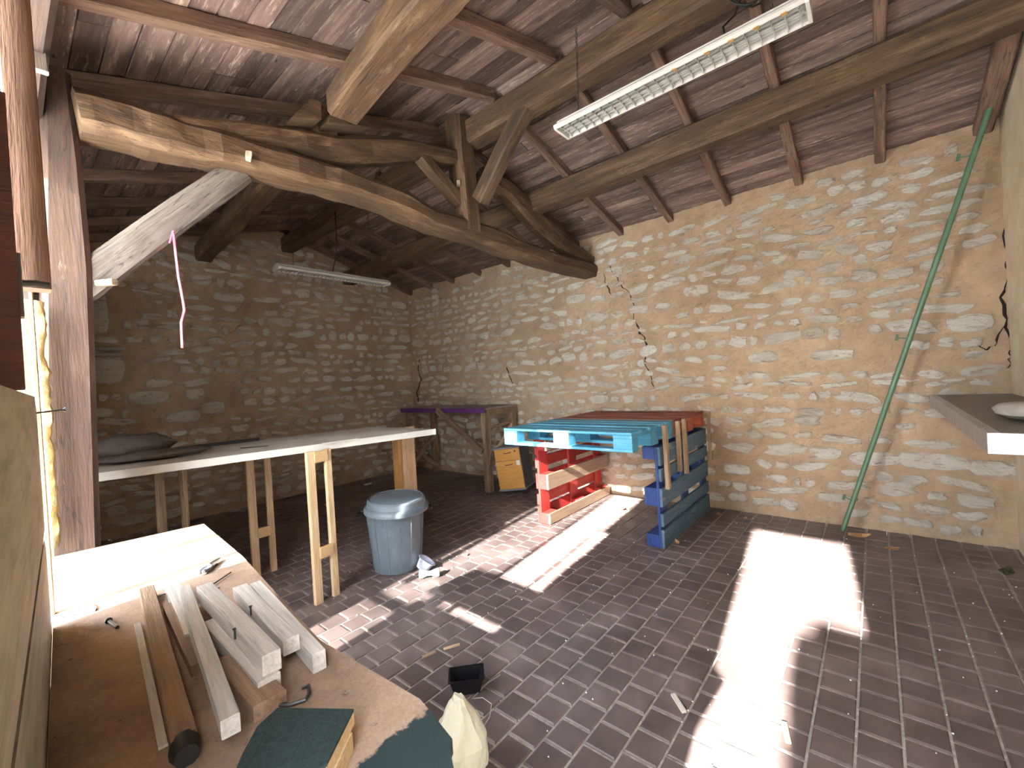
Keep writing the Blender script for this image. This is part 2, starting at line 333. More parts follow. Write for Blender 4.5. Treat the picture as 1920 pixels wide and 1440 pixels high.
def crooked(name, centres, depths, y0, y1, mat, parent=None, sub=3, ch=0.22):
    """crooked timber lying in a plane of constant Y: centres (x,z), depth per centre, faces at y0 and y1"""
    pts = []
    for i in range(len(centres) - 1):
        for k in range(sub):
            f = k / sub
            def cr(a, b2, c2, d2, f):
                return 0.5 * ((2 * b2) + (-a + c2) * f + (2 * a - 5 * b2 + 4 * c2 - d2) * f * f + (-a + 3 * b2 - 3 * c2 + d2) * f ** 3)
            g = lambda arr, j: arr[max(0, min(len(arr) - 1, j))]
            q = [g(centres, i + j) for j in (-1, 0, 1, 2)]; dd = [g(depths, i + j) for j in (-1, 0, 1, 2)]
            pts.append((cr(*[p[0] for p in q], f), cr(*[p[1] for p in q], f), cr(*dd, f)))
    pts.append((centres[-1][0], centres[-1][1], depths[-1]))
    p0 = Vector((pts[0][0], (y0 + y1) / 2, pts[0][1])); p1 = Vector((pts[-1][0], (y0 + y1) / 2, pts[-1][1]))
    mw, L = frame(p0, p1); inv = mw.inverted(); m = MB(); rings = []
    for i, (x, z, d) in enumerate(pts):
        a, b2 = pts[max(0, i - 1)], pts[min(len(pts) - 1, i + 1)]
        tx, tz = b2[0] - a[0], b2[1] - a[1]; l = math.hypot(tx, tz); nx, nzv = -tz / l, tx / l
        e = d * ch; hy = (y1 - y0) / 2; yc = (y0 + y1) / 2; hy *= 1 + 0.06 * math.sin(i * 1.7); r = []
        for yy, hh in ((-hy, -d / 2 + e), (-hy + e, -d / 2), (hy - e, -d / 2), (hy, -d / 2 + e), (hy, d / 2 - e), (hy - e, d / 2), (-hy + e, d / 2), (-hy, d / 2 - e)):
            jx = rnd.uniform(-.006, .006)
            r.append(inv @ Vector((x + nx * (hh + jx), yc + yy + rnd.uniform(-.004, .004), z + nzv * (hh + jx))))
        rings.append(r)
    m.loft(rings); o = build(m, name, mat, parent, mw)
    return o
def ordinal(i): return ['first', 'second', 'third', 'fourth', 'fifth', 'sixth', 'seventh', 'eighth', 'ninth', 'tenth', 'eleventh', 'twelfth', 'thirteenth', 'fourteenth'][i]

# ------------------------------------------------------------------ the room
XR, YG, YF = 4.54, 6.1, -0.72                 # long stone wall, gable wall, front wall
XI, ZR, SL = 2.5, 3.52, 0.285                 # ridge line, underside of rafters at the ridge, slope
def roof_z(x): return ZR - SL * abs(x - XI)

# floor: bed of pale sand joints with square pavers in running bond
floor = build(MB().box(-0.25, XR + 0.1, YF - 0.1, YG + 0.1, -0.12, -0.006), 'floor', 'grout'); tag(floor, kind='structure')
PIT = 0.1323
cells = []
r0 = int((YF - 1.173) / 0.1332) - 1
for r in range(r0, 60):
    ya, yb = 1.173 + r * 0.1332, 1.173 + (r + 1) * 0.1332
    if yb < YF or ya > YG: continue
    off = 1.364 if r % 2 else 1.289
    k0 = int((-0.25 - off) / PIT) - 1
    for k in range(k0, 60):
        xa = off + k * PIT; xb = xa + PIT
        if xb < -0.2 or xa > XR: continue
        cells.append((max(xa, -0.2), min(xb, XR), max(ya, YF), min(yb, YG)))
def vis(c):
    x, y = pix(((c[0] + c[1]) / 2, (c[2] + c[3]) / 2, 0))
    inside = 0 <= x <= 1920 and 0 <= y <= 1440 and not (x < 850 and y > 985 + (x - 382) * 0.92 and x > 0)
    return (0 if inside else 1, (c[0] + c[1]) ** 2 / 4 + (c[2] + c[3]) ** 2 / 4)
cells.sort(key=vis)
pm = MB(); g = 0.0045
def paver_geo(m, cx, cy, w, d, dz, tx=0.0, ty=0.0):
    a, b2 = w / 2 - g, d / 2 - g; e = 0.005
    top = lambda x, y: 0.0 + dz + x * tx + y * ty
    lo = [(cx + x, cy + y, -0.02) for x, y in ((-a, -b2), (a, -b2), (a, b2), (-a, b2))]
    mi = [(cx + x, cy + y, top(x, y) - 0.004) for x, y in ((-a, -b2), (a, -b2), (a, b2), (-a, b2))]
    hi = [(cx + x * (1 - e / a), cy + y * (1 - e / b2), top(x, y)) for x, y in ((-a, -b2), (a, -b2), (a, b2), (-a, b2))]
    m.add(lo + mi + hi, [(0, 1, 5, 4), (1, 2, 6, 5), (2, 3, 7, 6), (3, 0, 4, 7), (4, 5, 9, 8), (5, 6, 10, 9), (6, 7, 11, 10), (7, 4, 8, 11), (8, 9, 10, 11)])
shared = {}
for i, c in enumerate(cells):
    cx_, cy_, w, d = (c[0] + c[1]) / 2, (c[2] + c[3]) / 2, c[1] - c[0], c[3] - c[2]
    if i < 300:
        key = (round(w, 3), round(d, 3), rnd.randrange(3))
        if key not in shared:
            q = MB(); paver_geo(q, 0, 0, w, d, 0, rnd.uniform(-.012, .012), rnd.uniform(-.012, .012)); shared[key] = q.mesh('paver', 'paver')
        link('paver', shared[key], floor, Matrix.Translation((cx_, cy_, rnd.uniform(-.0015, .0015))))
    else:
        paver_geo(pm, cx_, cy_, w, d, rnd.uniform(-.0015, .0015), rnd.uniform(-.012, .012), rnd.uniform(-.012, .012))
tag(build(pm, 'paver', 'paver', floor), kind='stuff')

# stone walls: mortar face with rubble stones standing a little proud
def rubble(length, height_at, seed, big=1.0, y_start=0.0, fixed=()):
    R = random.Random(seed); z = 0.05; out = []
    while z < 3.6:
        h = R.choice((R.uniform(0.05, 0.09), R.uniform(0.08, 0.14))) * big
        x = y_start + R.uniform(-0.1, 0.1)
        while x < y_start + length:
            w = R.choice((R.uniform(0.07, 0.16), R.uniform(0.12, 0.24), R.uniform(0.18, 0.36))) * big
            gap = R.uniform(0.008, 0.045)
            hh = h * R.uniform(0.62, 1.08)
            cz = z + h / 2 + R.uniform(-0.018, 0.018) + 0.02 * math.sin(x * 1.3)
            if R.random() < 0.9 and cz + hh / 2 < height_at(x + w / 2) - 0.015 and x + w < y_start + length - 0.02 and x > y_start + 0.02:
                if not any(abs(x + w / 2 - fx) < (w + fw) / 2 + .02 and abs(cz - fz) < (hh + fh) / 2 + .015 for fx, fz, fw, fh in fixed):
                    out.append((x + w / 2, cz, w, hh, R.random()))
            x += w + gap
        z += h + R.uniform(0.012, 0.035)
    return out + [(fx, fz, fw, fh, -1) for fx, fz, fw, fh in fixed]
def stone_mesh(m, w, h, q, R, frm):
    n = 11; sq = q < 0; pw = 4.5 if sq else R.uniform(2.2, 5.0)
    ph = [R.uniform(0.90, 1.08) if sq else R.uniform(0.68, 1.16) for _ in range(n)]; rings = []
    rot = 0 if sq else R.uniform(-0.2, 0.2)
    proud = R.uniform(0.006, 0.022)
    for sc, dep in ((1.0, -0.012), (0.95, proud * 0.55), (0.70, proud * R.uniform(0.8, 1.25))):
        ring = []
        for k in range(n):
            a = 2 * math.pi * (k + 0.5) / n; c, s = math.cos(a), math.sin(a)
            rr = (abs(c) ** pw + abs(s) ** pw) ** (-1 / pw) * ph[k] * sc
            u, vv = rr * c * w / 2, rr * s * h / 2
            ring.append(frm(u * math.cos(rot) - vv * math.sin(rot), u * math.sin(rot) + vv * math.cos(rot), dep + (R.uniform(-.003, .004) if sc < 1 else 0)))
        rings.append(ring)
    o = len(m.v); m.loft(rings, caps=False)
    m.v.append(tuple(frm(0, 0, proud * R.uniform(0.8, 1.4)))); ce = len(m.v) - 1
    for k in range(n): m.f.append((o + 2 * n + k, o + 2 * n + (k + 1) % n, ce))
def stones(parent, items, place, normal_frame, seed):
    R = random.Random(seed)
    def size(it):
        p = place(it[0], it[1]); x, y = pix(p); v_ = Vector(p) - Vector((0, 0, EYE))
        return -(it[2] * it[3] / v_.length_squared) if (-30 <= x <= 1950 and -30 <= y <= 1470) else 1
    items = sorted(items, key=size); rest = MB()
    for i, (u, z, w, h, q) in enumerate(items):
        if i < 300:
            m = MB(); stone_mesh(m, w, h, q, R, lambda a, b2, d: normal_frame(a, b2, d))
            link('stone', m.mesh('stone', 'limestone'), parent, Matrix.Translation(place(u, z)))
        else:
            p = Vector(place(u, z)); stone_mesh(rest, w, h, q, R, lambda a, b2, d: p + Vector(normal_frame(a, b2, d)))
    if rest.v: tag(build(rest, 'stone', 'limestone', parent), kind='stuff')
def mortar_face(nu, nv, pos, thick):
    """displaced face (nu x nv) plus a flat back; pos(i,j,d) gives the point d in front of the face"""
    m = MB()
    for j in range(nv + 1):
        for i in range(nu + 1):
            p = Vector(pos(i / nu, j / nv, 0)); d = 0.010 * noise.noise(p * 4.3) + 0.009 * noise.noise(p * 13.0) + 0.007 * noise.noise(p * 31.0)
            m.v.append(tuple(pos(i / nu, j / nv, d)))
    W = nu + 1
    for j in range(nv):
        for i in range(nu): m.f.append((j * W + i, j * W + i + 1, (j + 1) * W + i + 1, (j + 1) * W + i))
    o = len(m.v)
    m.v += [tuple(pos(a, b2, -thick)) for a, b2 in ((0, 0), (1, 0), (1, 1), (0, 1))]
    m.f.append((o, o + 3, o + 2, o + 1))
    m.f.append(tuple(range(W - 1, -1, -1)) + (o, o + 1)); m.f.append(tuple(nv * W + i for i in range(W)) + (o + 2, o + 3))
    m.f.append(tuple(j * W for j in range(nv + 1)) + (o + 3, o)); m.f.append(tuple(j * W + W - 1 for j in range(nv, -1, -1)) + (o + 1, o + 2))
    return m
# long wall with the green pole
ZW = 3.035
def pr(u, w_, d): return (XR - d, YG - u * (YG - YF), w_ * ZW)
wall_right = build(mortar_face(330, 146, pr, 0.4), 'wall_right', 'mortar'); tag(wall_right, kind='structure')
fixr = []
for x, y, w, h in ((1075, 190 + 330, .0, 0),): pass
bigs = [(1305, 545, .25, .11), (1160, 780, .0, 0), (1745, 865, .42, .13), (1870, 880, .30, .12), (1640, 860, .33, .11), (1080, 195 + 365, .30, .12), (1560, 665, .30, .09), (1430, 670, .26, .10), (1380, 880, .24, .10)]
for x, y, w, h in bigs:
    if w: p = atX(x, y, XR); fixr.append((p.y, p.z, w, h))
stones(wall_right, rubble(YG - YF, lambda y: 2.96, 11, 1.0, YF, fixr), lambda u, z: (XR, u, z), lambda a, b2, d: (-d, a, b2), 21)
# gable wall
def pg(u, w_, d):
    x = -0.3 + u * (XR + 0.35 + 0.3); return (x, YG - d, w_ * (roof_z(x) + 0.096))
wall_far = build(mortar_face(240, 160, pg, 0.4), 'wall_far', 'mortar'); tag(wall_far, kind='structure')
fixg = []
for x, y, w, h in ((178, 588, .22, .42), (197, 690, .30, .34), (625, 783, .36, .12), (430, 558, .36, .13), (345, 780, .34, .15), (280, 745, .36, .15), (400, 765, .26, .15)):
    p = atY(x, y, YG); fixg.append((p.x, p.z, w, h))
stones(wall_far, rubble(XR + 0.2, lambda x: roof_z(x) + 0.03, 12, 1.08, -0.1, fixg), lambda u, z: (u, YG, z), lambda a, b2, d: (a, -d, b2), 22)
# front wall (plastered), the wall beside the camera with doorway and window
tag(build(MB().box(-0.25, XR + 0.4, YF - 0.3, YF, -0.02, 3.5), 'wall_front', 'plaster'), kind='structure')
wl_ = MB()
XA, XB, ZT = -0.25, -0.04, 2.74
wl_.box(XA, XB, YF - 0.1, -0.24, -0.02, ZT); wl_.box(XA, XB, -0.24, 0.388, 2.18, ZT); wl_.box(XA, -0.10, 0.388, 1.46, -0.02, ZT)
wl_.box(XA, XB, 1.46, 2.14, -0.02, 0.883); wl_.box(XA, XB, 2.14, 2.54, -0.02, 0.25); wl_.box(XA, XB, 1.46, 2.54, 2.52, ZT); wl_.box(XA, XB, 2.54, YG + 0.3, -0.02, ZT)
tag(build(wl_, 'wall_left', 'plaster'), kind='structure')
win = thing('window_1', None, None, (-0.15, 2.19, 0.84)); tag(win, kind='structure')  # unseen frame and panes added to dim the sun in part of the opening
wf = MB(); wf.box(-0.17, -0.13, 1.84, 1.88, 0.84, 2.52).box(-0.17, -0.13, 2.50, 2.54, 0.25, 2.52).box(-0.17, -0.13, 1.88, 2.50, 0.84, 0.88).box(-0.17, -0.13, 1.88, 2.50, 2.48, 2.52)
build(wf, 'window_frame', 'brown_paint', win); build(MB().box(-0.152, -0.148, 1.88, 2.50, 0.88, 2.48), 'pane', 'dimming_glass', win); build(MB().box(-0.152, -0.148, 2.14, 2.50, 0.25, 0.84), 'pane', 'dimming_glass', win)
blk = MB().box(-3.2, -2.9, -0.86, -0.225, -0.05, 2.80).box(-3.25, -2.85, -0.90, -0.30, 2.80, 2.86)  # unseen pillar added outdoors; its shadow stands in for the camera holder's
tag(build(blk, 'shadow_pillar', 'plaster'), kind='structure')
tag(build(MB().box(-14, -0.25, -9, 14, -0.2, -0.05), 'ground', 'outer_ground'), kind='structure')

# cracks in the stone wall, thin dark fissures
def crack(parent, pts, w, inset):
    m = MB(); up_ = None; rings = []
    fine = []
    for a, b2 in zip(pts[:-1], pts[1:]):
        for k in range(4):
            f = k / 4; p = a.lerp(b2, f); fine.append(p + Vector((0, rnd.uniform(-.012, .012), rnd.uniform(-.012, .012))))
    fine.append(pts[-1])
    for i, p in enumerate(fine):
        ww = w * rnd.uniform(0.3, 1.0) * (0.35 + math.sin(math.pi * (i + 0.5) / len(fine)))
        rings.append([(p.x, p.y - ww, p.z), (p.x - inset, p.y, p.z), (p.x, p.y + ww, p.z), (p.x + 0.02, p.y, p.z)])
    m.loft(rings); build(m, 'crack', 'crack', parent)
for pl, w in (([(1145, 500), (1160, 530), (1178, 548), (1190, 575), (1190, 600), (1198, 622), (1210, 632), (1212, 660), (1208, 680), (1218, 700), (1226, 725)], 0.011),
              ([(1132, 515), (1140, 540), (1148, 556)], 0.008), ([(787, 670), (784, 692), (790, 712), (782, 735), (786, 755)], 0.010),
              ([(1893, 330), (1883, 420), (1888, 500), (1880, 560), (1890, 615), (1896, 660), (1890, 690)], 0.009), ([(955, 700), (950, 690), (962, 720)], 0.006), ([(1892, 585), (1870, 640), (1850, 655), (1820, 642)], 0.006)):
    crack(wall_right, [atX(x, y, XR) for x, y in pl], w, 0.014)

# roof: boards under tiles, every board a part
ceiling = thing('ceiling', None, None, (XI, 2.5, ZR)); tag(ceiling, kind='structure')
def slope_frame(side, s):
    """matrix at distance s down the slope; local x along Y, local y down slope"""
    n = math.sqrt(1 + SL * SL); x = XI + side * s / n; z = ZR + 0.082 - SL * s / n
    dn = Vector((side / n, 0, -SL / n)); along = Vector((0, 1, 0)); nrm = along.cross(dn); 
    if nrm.z < 0: nrm = -nrm
    return Matrix(((0, dn.x, nrm.x, x), (1, dn.y, nrm.y, YF - 0.25), (0, dn.z, nrm.z, z), (0, 0, 0, 1)))
for side, smax in ((1, 2.36), (-1, 3.05)):
    s = 0.0
    while s < smax:
        w = rnd.uniform(0.095, 0.125)
        if s + w > smax: w = smax - s + 0.001
        cuts = [0.0, rnd.uniform(2.6, 4.4), 7.3]
        for a, b2 in zip(cuts[:-1], cuts[1:]):
            q = MB().box(a, b2 - 0.004, 0.0015, w - 0.005, 0.0, 0.018, 0)
            o = build(q, 'roof_board', 'roof_board', ceiling, slope_frame(side, s) @ Matrix.Translation((0, 0, rnd.uniform(-.004, .003))))
        s += w
tl_ = MB()
for side, smax in ((1, 2.42), (-1, 3.1)):
    M_ = slope_frame(side, -0.02); pts = [M_ @ Vector(p) for p in ((-.1, 0, .03), (7.4, 0, .03), (7.4, smax, .03), (-.1, smax, .03), (-.1, 0, .09), (7.4, 0, .09), (7.4, smax, .09), (-.1, smax, .09))]
    tl_.add(pts, [(0, 1, 2, 3), (4, 5, 6, 7), (0, 1, 5, 4), (1, 2, 6, 5), (2, 3, 7, 6), (3, 0, 4, 7)])
build(tl_, 'roof_covering', 'roof_tile', ceiling)
# ------------------------------------------------------------------ roof timbers
n_ = math.sqrt(1 + SL * SL)
RY = [-0.66, -0.10, 0.447, 1.005, 1.57, 2.13, 2.69, 3.24, 3.775, 4.335, 4.90, 5.45, 5.98]
for i, y in enumerate(RY):
    o = beam('rafter', (XI + 0.03, y, roof_z(XI + 0.03) + 0.042), (XR + 0.05 if i else XR - .01, y + rnd.uniform(-.02, .02), roof_z(XR + 0.05) + 0.042), 0.065 if i else 0.10, 0.08, 'rafter_wood', n=5, jit=0.004)
    tag(o, 'narrow rafter on the roof slope over the green pole, %s counted from the front wall' % ordinal(i), 'rafter', 'rafters over the long stone wall')
LY = [-0.6, -0.04, 0.5, 1.06, 1.60, 2.15, 2.79, 3.40, 4.05, 4.66, 5.20, 5.75]
for i, y in enumerate(LY):
    o = beam('rafter', (XI - 0.03, y - 0.02, roof_z(XI - 0.03) + 0.042), (-0.45, y + 0.06 + rnd.uniform(-.02, .02), roof_z(-0.45) + 0.042), 0.07, 0.08, 'rafter_wood', n=5, jit=0.004)
    tag(o, 'narrow rafter on the roof slope over the white table, %s counted from the gable wall' % ordinal(len(LY) - 1 - i), 'rafter', 'rafters over the bench side')
o = beam('ridge_beam', (2.52, YF - 0.1, 3.405), (2.60, YG + 0.1, 3.42), 0.17, 0.19, 'oak_beam', n=14, jit=0.006)
tag(o, 'squared ridge beam carried by the king post at the roof peak', 'beam')
o = beam('purlin', (3.42, YF - 0.1, 3.142), (3.46, YG + 0.1, 3.08), 0.17, 0.19, 'oak_beam', n=16, jit=0.010)
tag(o, 'long rough purlin below the rafters over the green pole, pale underside', 'beam')
pa = atZ(645, 215, 3.02); pb = atZ(822, 0, 2.985); d_ = (pb - pa)
o = beam('purlin', pa - d_ * 0.02 + Vector((0, 0, .06)), pb + d_ * 1.8 + Vector((0, 0, .055)), 0.19, 0.15, 'oak_beam', n=8, jit=0.006)
tag(o, 'thick squared purlin coming to rest on cleats over the crooked tie beam', 'beam')
o = beam('purlin', (1.33, 2.5, 3.06), (1.62, YG + 0.1, 3.13), 0.17, 0.19, 'oak_beam', n=10, jit=0.007)
tag(o, 'dark purlin running from the truss to the gable wall over the white table', 'beam')
o = beam('wall_plate', (0.06, YF, 2.62), (0.06, YG, 2.66), 0.18, 0.17, 'post_wood', n=10, jit=0.01)
tag(o, 'dark wall plate beam at the foot of the rafters over the bench', 'beam')

Y0, Y1 = 2.42, 2.64                           # faces of the truss
truss = thing('roof_truss', 'old oak roof truss with crooked tie beam, king post, struts and knee brace', 'truss', (0.15, 2.53, 0))
def sil(pairs, face=0.72):
    cs, ds = [], []
    for x, a, b2 in pairs:
        bb = a + (b2 - a) * face; p, q = atY(x, a, Y0), atY(x, bb, Y0); cs.append(((p.x + q.x) / 2, (p.z + q.z) / 2)); ds.append((p - q).length)
    return cs, ds
cs, ds = sil([(146, 155, 268), (250, 183, 290), (350, 218, 312), (450, 248, 328), (560, 283, 355), (640, 309, 372), (740, 345, 403), (820, 390, 435), (893, 409, 463), (950, 433, 481), (1010, 458, 500), (1060, 476, 513), (1123, 494, 527)])
cs.append((4.66, cs[-1][1])); ds.append(ds[-1])
crooked('tie_beam', cs, ds, Y0, Y1, 'oak_beam', truss)
cs, ds = sil([(335, 208, 232), (433, 217, 254), (533, 227, 276), (600, 240, 296), (660, 249, 305), (727, 248, 305), (793, 258, 297), (868, 276, 308)], 0.85)
crooked('principal_rafter', cs, ds, Y0 + 0.03, Y1 - 0.03, 'oak_beam', truss)
cs, ds = [], []
for x, y, w in ((915, 325, 45), (940, 342, 48), (968, 362, 50), (1000, 398, 52), (1035, 434, 48), (1075, 464, 36), (1118, 490, 24)):
    p = atY(x, y, Y0 + .05); cs.append((p.x, p.z)); ds.append(w * p.length / F_PX * 0.62)
crooked('principal_rafter', cs, ds, Y0 + 0.04, Y1 - 0.02, 'oak_beam', truss)
pa, pb = atY(893, 412, Y0), atY(880, 205, Y0)
beam('king_post', (2.50, 2.50, 2.62), (2.47, 2.50, 3.52), 0.17, 0.17, 'oak_beam', truss, up=(0, 1, 0), n=5, jit=0.006)
pa, pb = atY(787, 292, 2.5), atY(884, 405, 2.5)
beam('strut', pa, pb, 0.09, 0.10, 'oak_beam', truss, n=3, jit=0.004)
pa, pb = atX(902, 372, 2.52), atX(985, 200, 2.52)
beam('strut', pa + (pa - pb) * 0.03, pb, 0.11, 0.12, 'oak_beam', truss, n=3, jit=0.004)
pa, pb = atY(128, 556, 2.60), atY(447, 326, 2.60)
beam('knee_brace', pa, pb, 0.13, 0.135, 'grey_wood', truss, n=5, jit=0.007)
cs = []; ds = []
for x, y, w in ((146, 1250, 112), (139, 1000, 110), (130, 700, 110), (126, 500, 104), (116, 300, 84), (108, 200, 72), (104, 130, 62)):
    p = atY(x, y, 2.53); cs.append((p.x, p.z)); ds.append(w * 0.00142)
cs.insert(0, (cs[0][0], 0.0)); ds.insert(0, ds[0])
m = MB(); rings = []
for (x, z), w in zip(cs, ds):
    a = w / 2; e = 0.02
    rings.append([(x + u, 2.60 + v_, z) for u, v_ in ((-a + e, -.09), (a - e, -.09), (a, -.07), (a, .07), (a - e, .09), (-a + e, .09), (-a, .07), (-a, -.07))])
m.loft(rings); inv = Matrix(((0, 0, 1, cs[0][0]), (0, 1, 0, 2.6), (-1, 0, 0, 0), (0, 0, 0, 1)))
mm = inv.inverted(); m.v = [tuple(mm @ Vector(p)) for p in m.v]; build(m, 'post', 'post_wood', truss, inv)
for (x, y, L, Yp, mt, dx) in ((468, 297, .10, Y0, 'pale_board', -.02), (182, 530, .07, 2.52, 'old_plank', .05), (862, 349, .10, Y0 + .06, 'pale_board', -.06)):
    p = atY(x, y, Yp); beam('peg', p + Vector((-dx * .5, .06, .0)), p + Vector((dx, -.05, .0)), 0.026, 0.026, mt, truss)
pc = atY(575, 205, 2.44)
for (x0, y0_, x1, y1_, tl2) in ((545, 222, 600, 226, 40), (613, 232, 690, 240, 28)):
    a, b2 = atY(x0, y0_, 2.40), atY(x1, y1_, 2.40); hgt = tl2 * 0.0026
    q = MB(); dx = (b2.x - a.x)
    sec = [(a.x, a.z), (b2.x, b2.z), (b2.x - (0.0 if tl2 > 30 else .02), b2.z + hgt), (a.x + dx * (0.45 if tl2 > 30 else .1), a.z + hgt)]
    q.loft([[(x, 2.38, z) for x, z in sec], [(x, 2.56, z) for x, z in sec]]); build(q, 'cleat', 'oak_beam', truss)

# ------------------------------------------------------------------ frame pieces beside the doorway
dr = thing('door_2', None, None, (0.0, 0.9, 0)); tag(dr, kind='structure')
build(MB().box(-0.045, 0.021, 0.99, 1.06, 1.43, 1.88), 'door_leaf', 'red_brown_paint', dr)
hdl = MB(); p = atY(43, 540, 1.05); hdl.box(0.0205, 0.026, 1.02, 1.05, 1.545, 1.645); build(hdl, 'handle_plate', 'dark_steel', dr)
lv = MB(); lv.tube([(0.024, 1.035, 1.60), (0.040, 1.035, 1.602), (0.056, 1.035, 1.600)], 0.0055, 8); build(lv, 'door_handle', 'dark_steel', dr, smooth=True)
o = beam('door_post', (0.056, 1.52, 1.68), (0.052, 1.52, 2.80), 0.056, 0.055, 'brown_paint', up=(0, 1, 0), ch=.04); tag(o, 'brown painted upright post above the pale strip beside the doorway', 'post')
o = beam('upright_strip', (0.034, 1.60, 0.882), (0.034, 1.60, 1.72), 0.046, 0.02, 'pine_new', up=(0, 1, 0)); tag(o, 'sunlit raw pine upright strip beside the yellow foam', 'board')
o = beam('hanging_plank', (0.115, 2.05, 2.50), (0.10, 2.05, 2.95), 0.055, 0.03, 'grey_wood', up=(0, 1, 0)); tag(o, 'short grey plank hanging in front of the truss post top', 'board')
sp_ = thing('strike_plate', 'steel lock strike plate screwed to the pine upright strip', 'lock plate', (0.04, 1.57, 1.72))
build(MB().box(0.030, 0.048, 1.565, 1.568, 1.665, 1.765), 'plate', 'steel', sp_)
build(MB().box(0.034, 0.041, 1.563, 1.5655, 1.69, 1.72), 'bolt_hole', 'brass', sp_)
def board_plane(y): return -0.042 + 0.0587 * y
for (za, zb, nm, lb) in ((1.115, 1.425, 0, 'upper pale board nailed beside the doorway, rounded corner'), (0.86, 1.10, 0, 'middle pale board nailed below the rounded board beside the doorway'), (0.50, 0.80, 0, 'lowest pale board nailed beside the doorway, ending in a slanted cut')):
    q = MB(); e = 1.50 if za > .8 else 1.42
    poly = [(0.43, za), (e - (0.0 if za > .8 else .16), za), (e, za + (.03 if za > .8 else .28)), (e, zb - 0.035), (e - 0.05, zb), (0.43, zb)]
    q.loft([[(board_plane(y) - 0.022, y, z) for y, z in poly], [(board_plane(y), y, z) for y, z in poly]])
    mw = Matrix(((0, 1, 0, 0), (1, 0, 0, .43), (0, 0, -1, za), (0, 0, 0, 1))); iv = mw.inverted(); q.v = [tuple(iv @ Vector(p)) for p in q.v]
    tag(build(q, 'nailed_board', 'pale_board', None, mw), lb, 'board', 'boards nailed beside the doorway')
q = MB(); q.loft([[(board_plane(y) - .026 - k, y, z) for y, z in ((.43, 0.0), (1.44, 0.0), (1.44, 1.40), (.43, 1.40))] for k in (.012, 0)])
tag(build(q, 'backing_panel', 'red_brown_paint'), 'dark red brown panel behind the pale nailed boards', 'panel')
sc_ = thing('long_screw', 'long dark screw sticking out of the upper pale board', 'screw', (0.04, 1.45, 1.38))
build(MB().tube([(0.042, 1.45, 1.388), (0.088, 1.45, 1.392)], 0.0022, 6), 'shank', 'dark_steel', sc_); build(MB().tube([(0.086, 1.45, 1.392), (0.090, 1.45, 1.392)], [0.003, 0.0065], 8), 'head', 'dark_steel', sc_)
# yellow foam squeezed out beside the post
q = MB(); rings = []
for i in range(46):
    z = 0.86 + i * 0.021; c0 = 0.098 - 0.0 * i
    w_ = 0.020 + 0.012 * noise.noise(Vector((0, 0, z * 9))) + 0.008 * noise.noise(Vector((3, 0, z * 31)))
    rings.append([(c0 - 0.01 + (w_ + .006) * math.cos(a) + 0.004 * noise.noise(Vector((a, 1, z * 40))), 2.44 + 0.035 * math.sin(a), z) for a in [2 * math.pi * k / 9 for k in range(9)]])
q.loft(rings); tag(build(q, 'foam_strip', 'foam', smooth=True), 'lumpy yellow insulation foam squeezed along the truss post', 'foam')
# pink string
p = atY(325, 433, 2.515); pts = [p] + [atY(x, y, 2.505) for x, y in ((329, 470), (335, 520), (344, 568), (346, 582), (340, 605), (341, 630), (342, 652))]
st = thing('hanging_string', 'pink string knotted over the knee brace and hanging down', 'string', p)
build(MB().tube(pts, 0.0055, 6), 'strand', 'pink_string', st, smooth=True)
build(MB().tube([atY(318, 456, 2.52), atY(324, 434, 2.515), atY(327, 438, 2.51)], 0.004, 6), 'knot', 'pink_string', st, smooth=True)

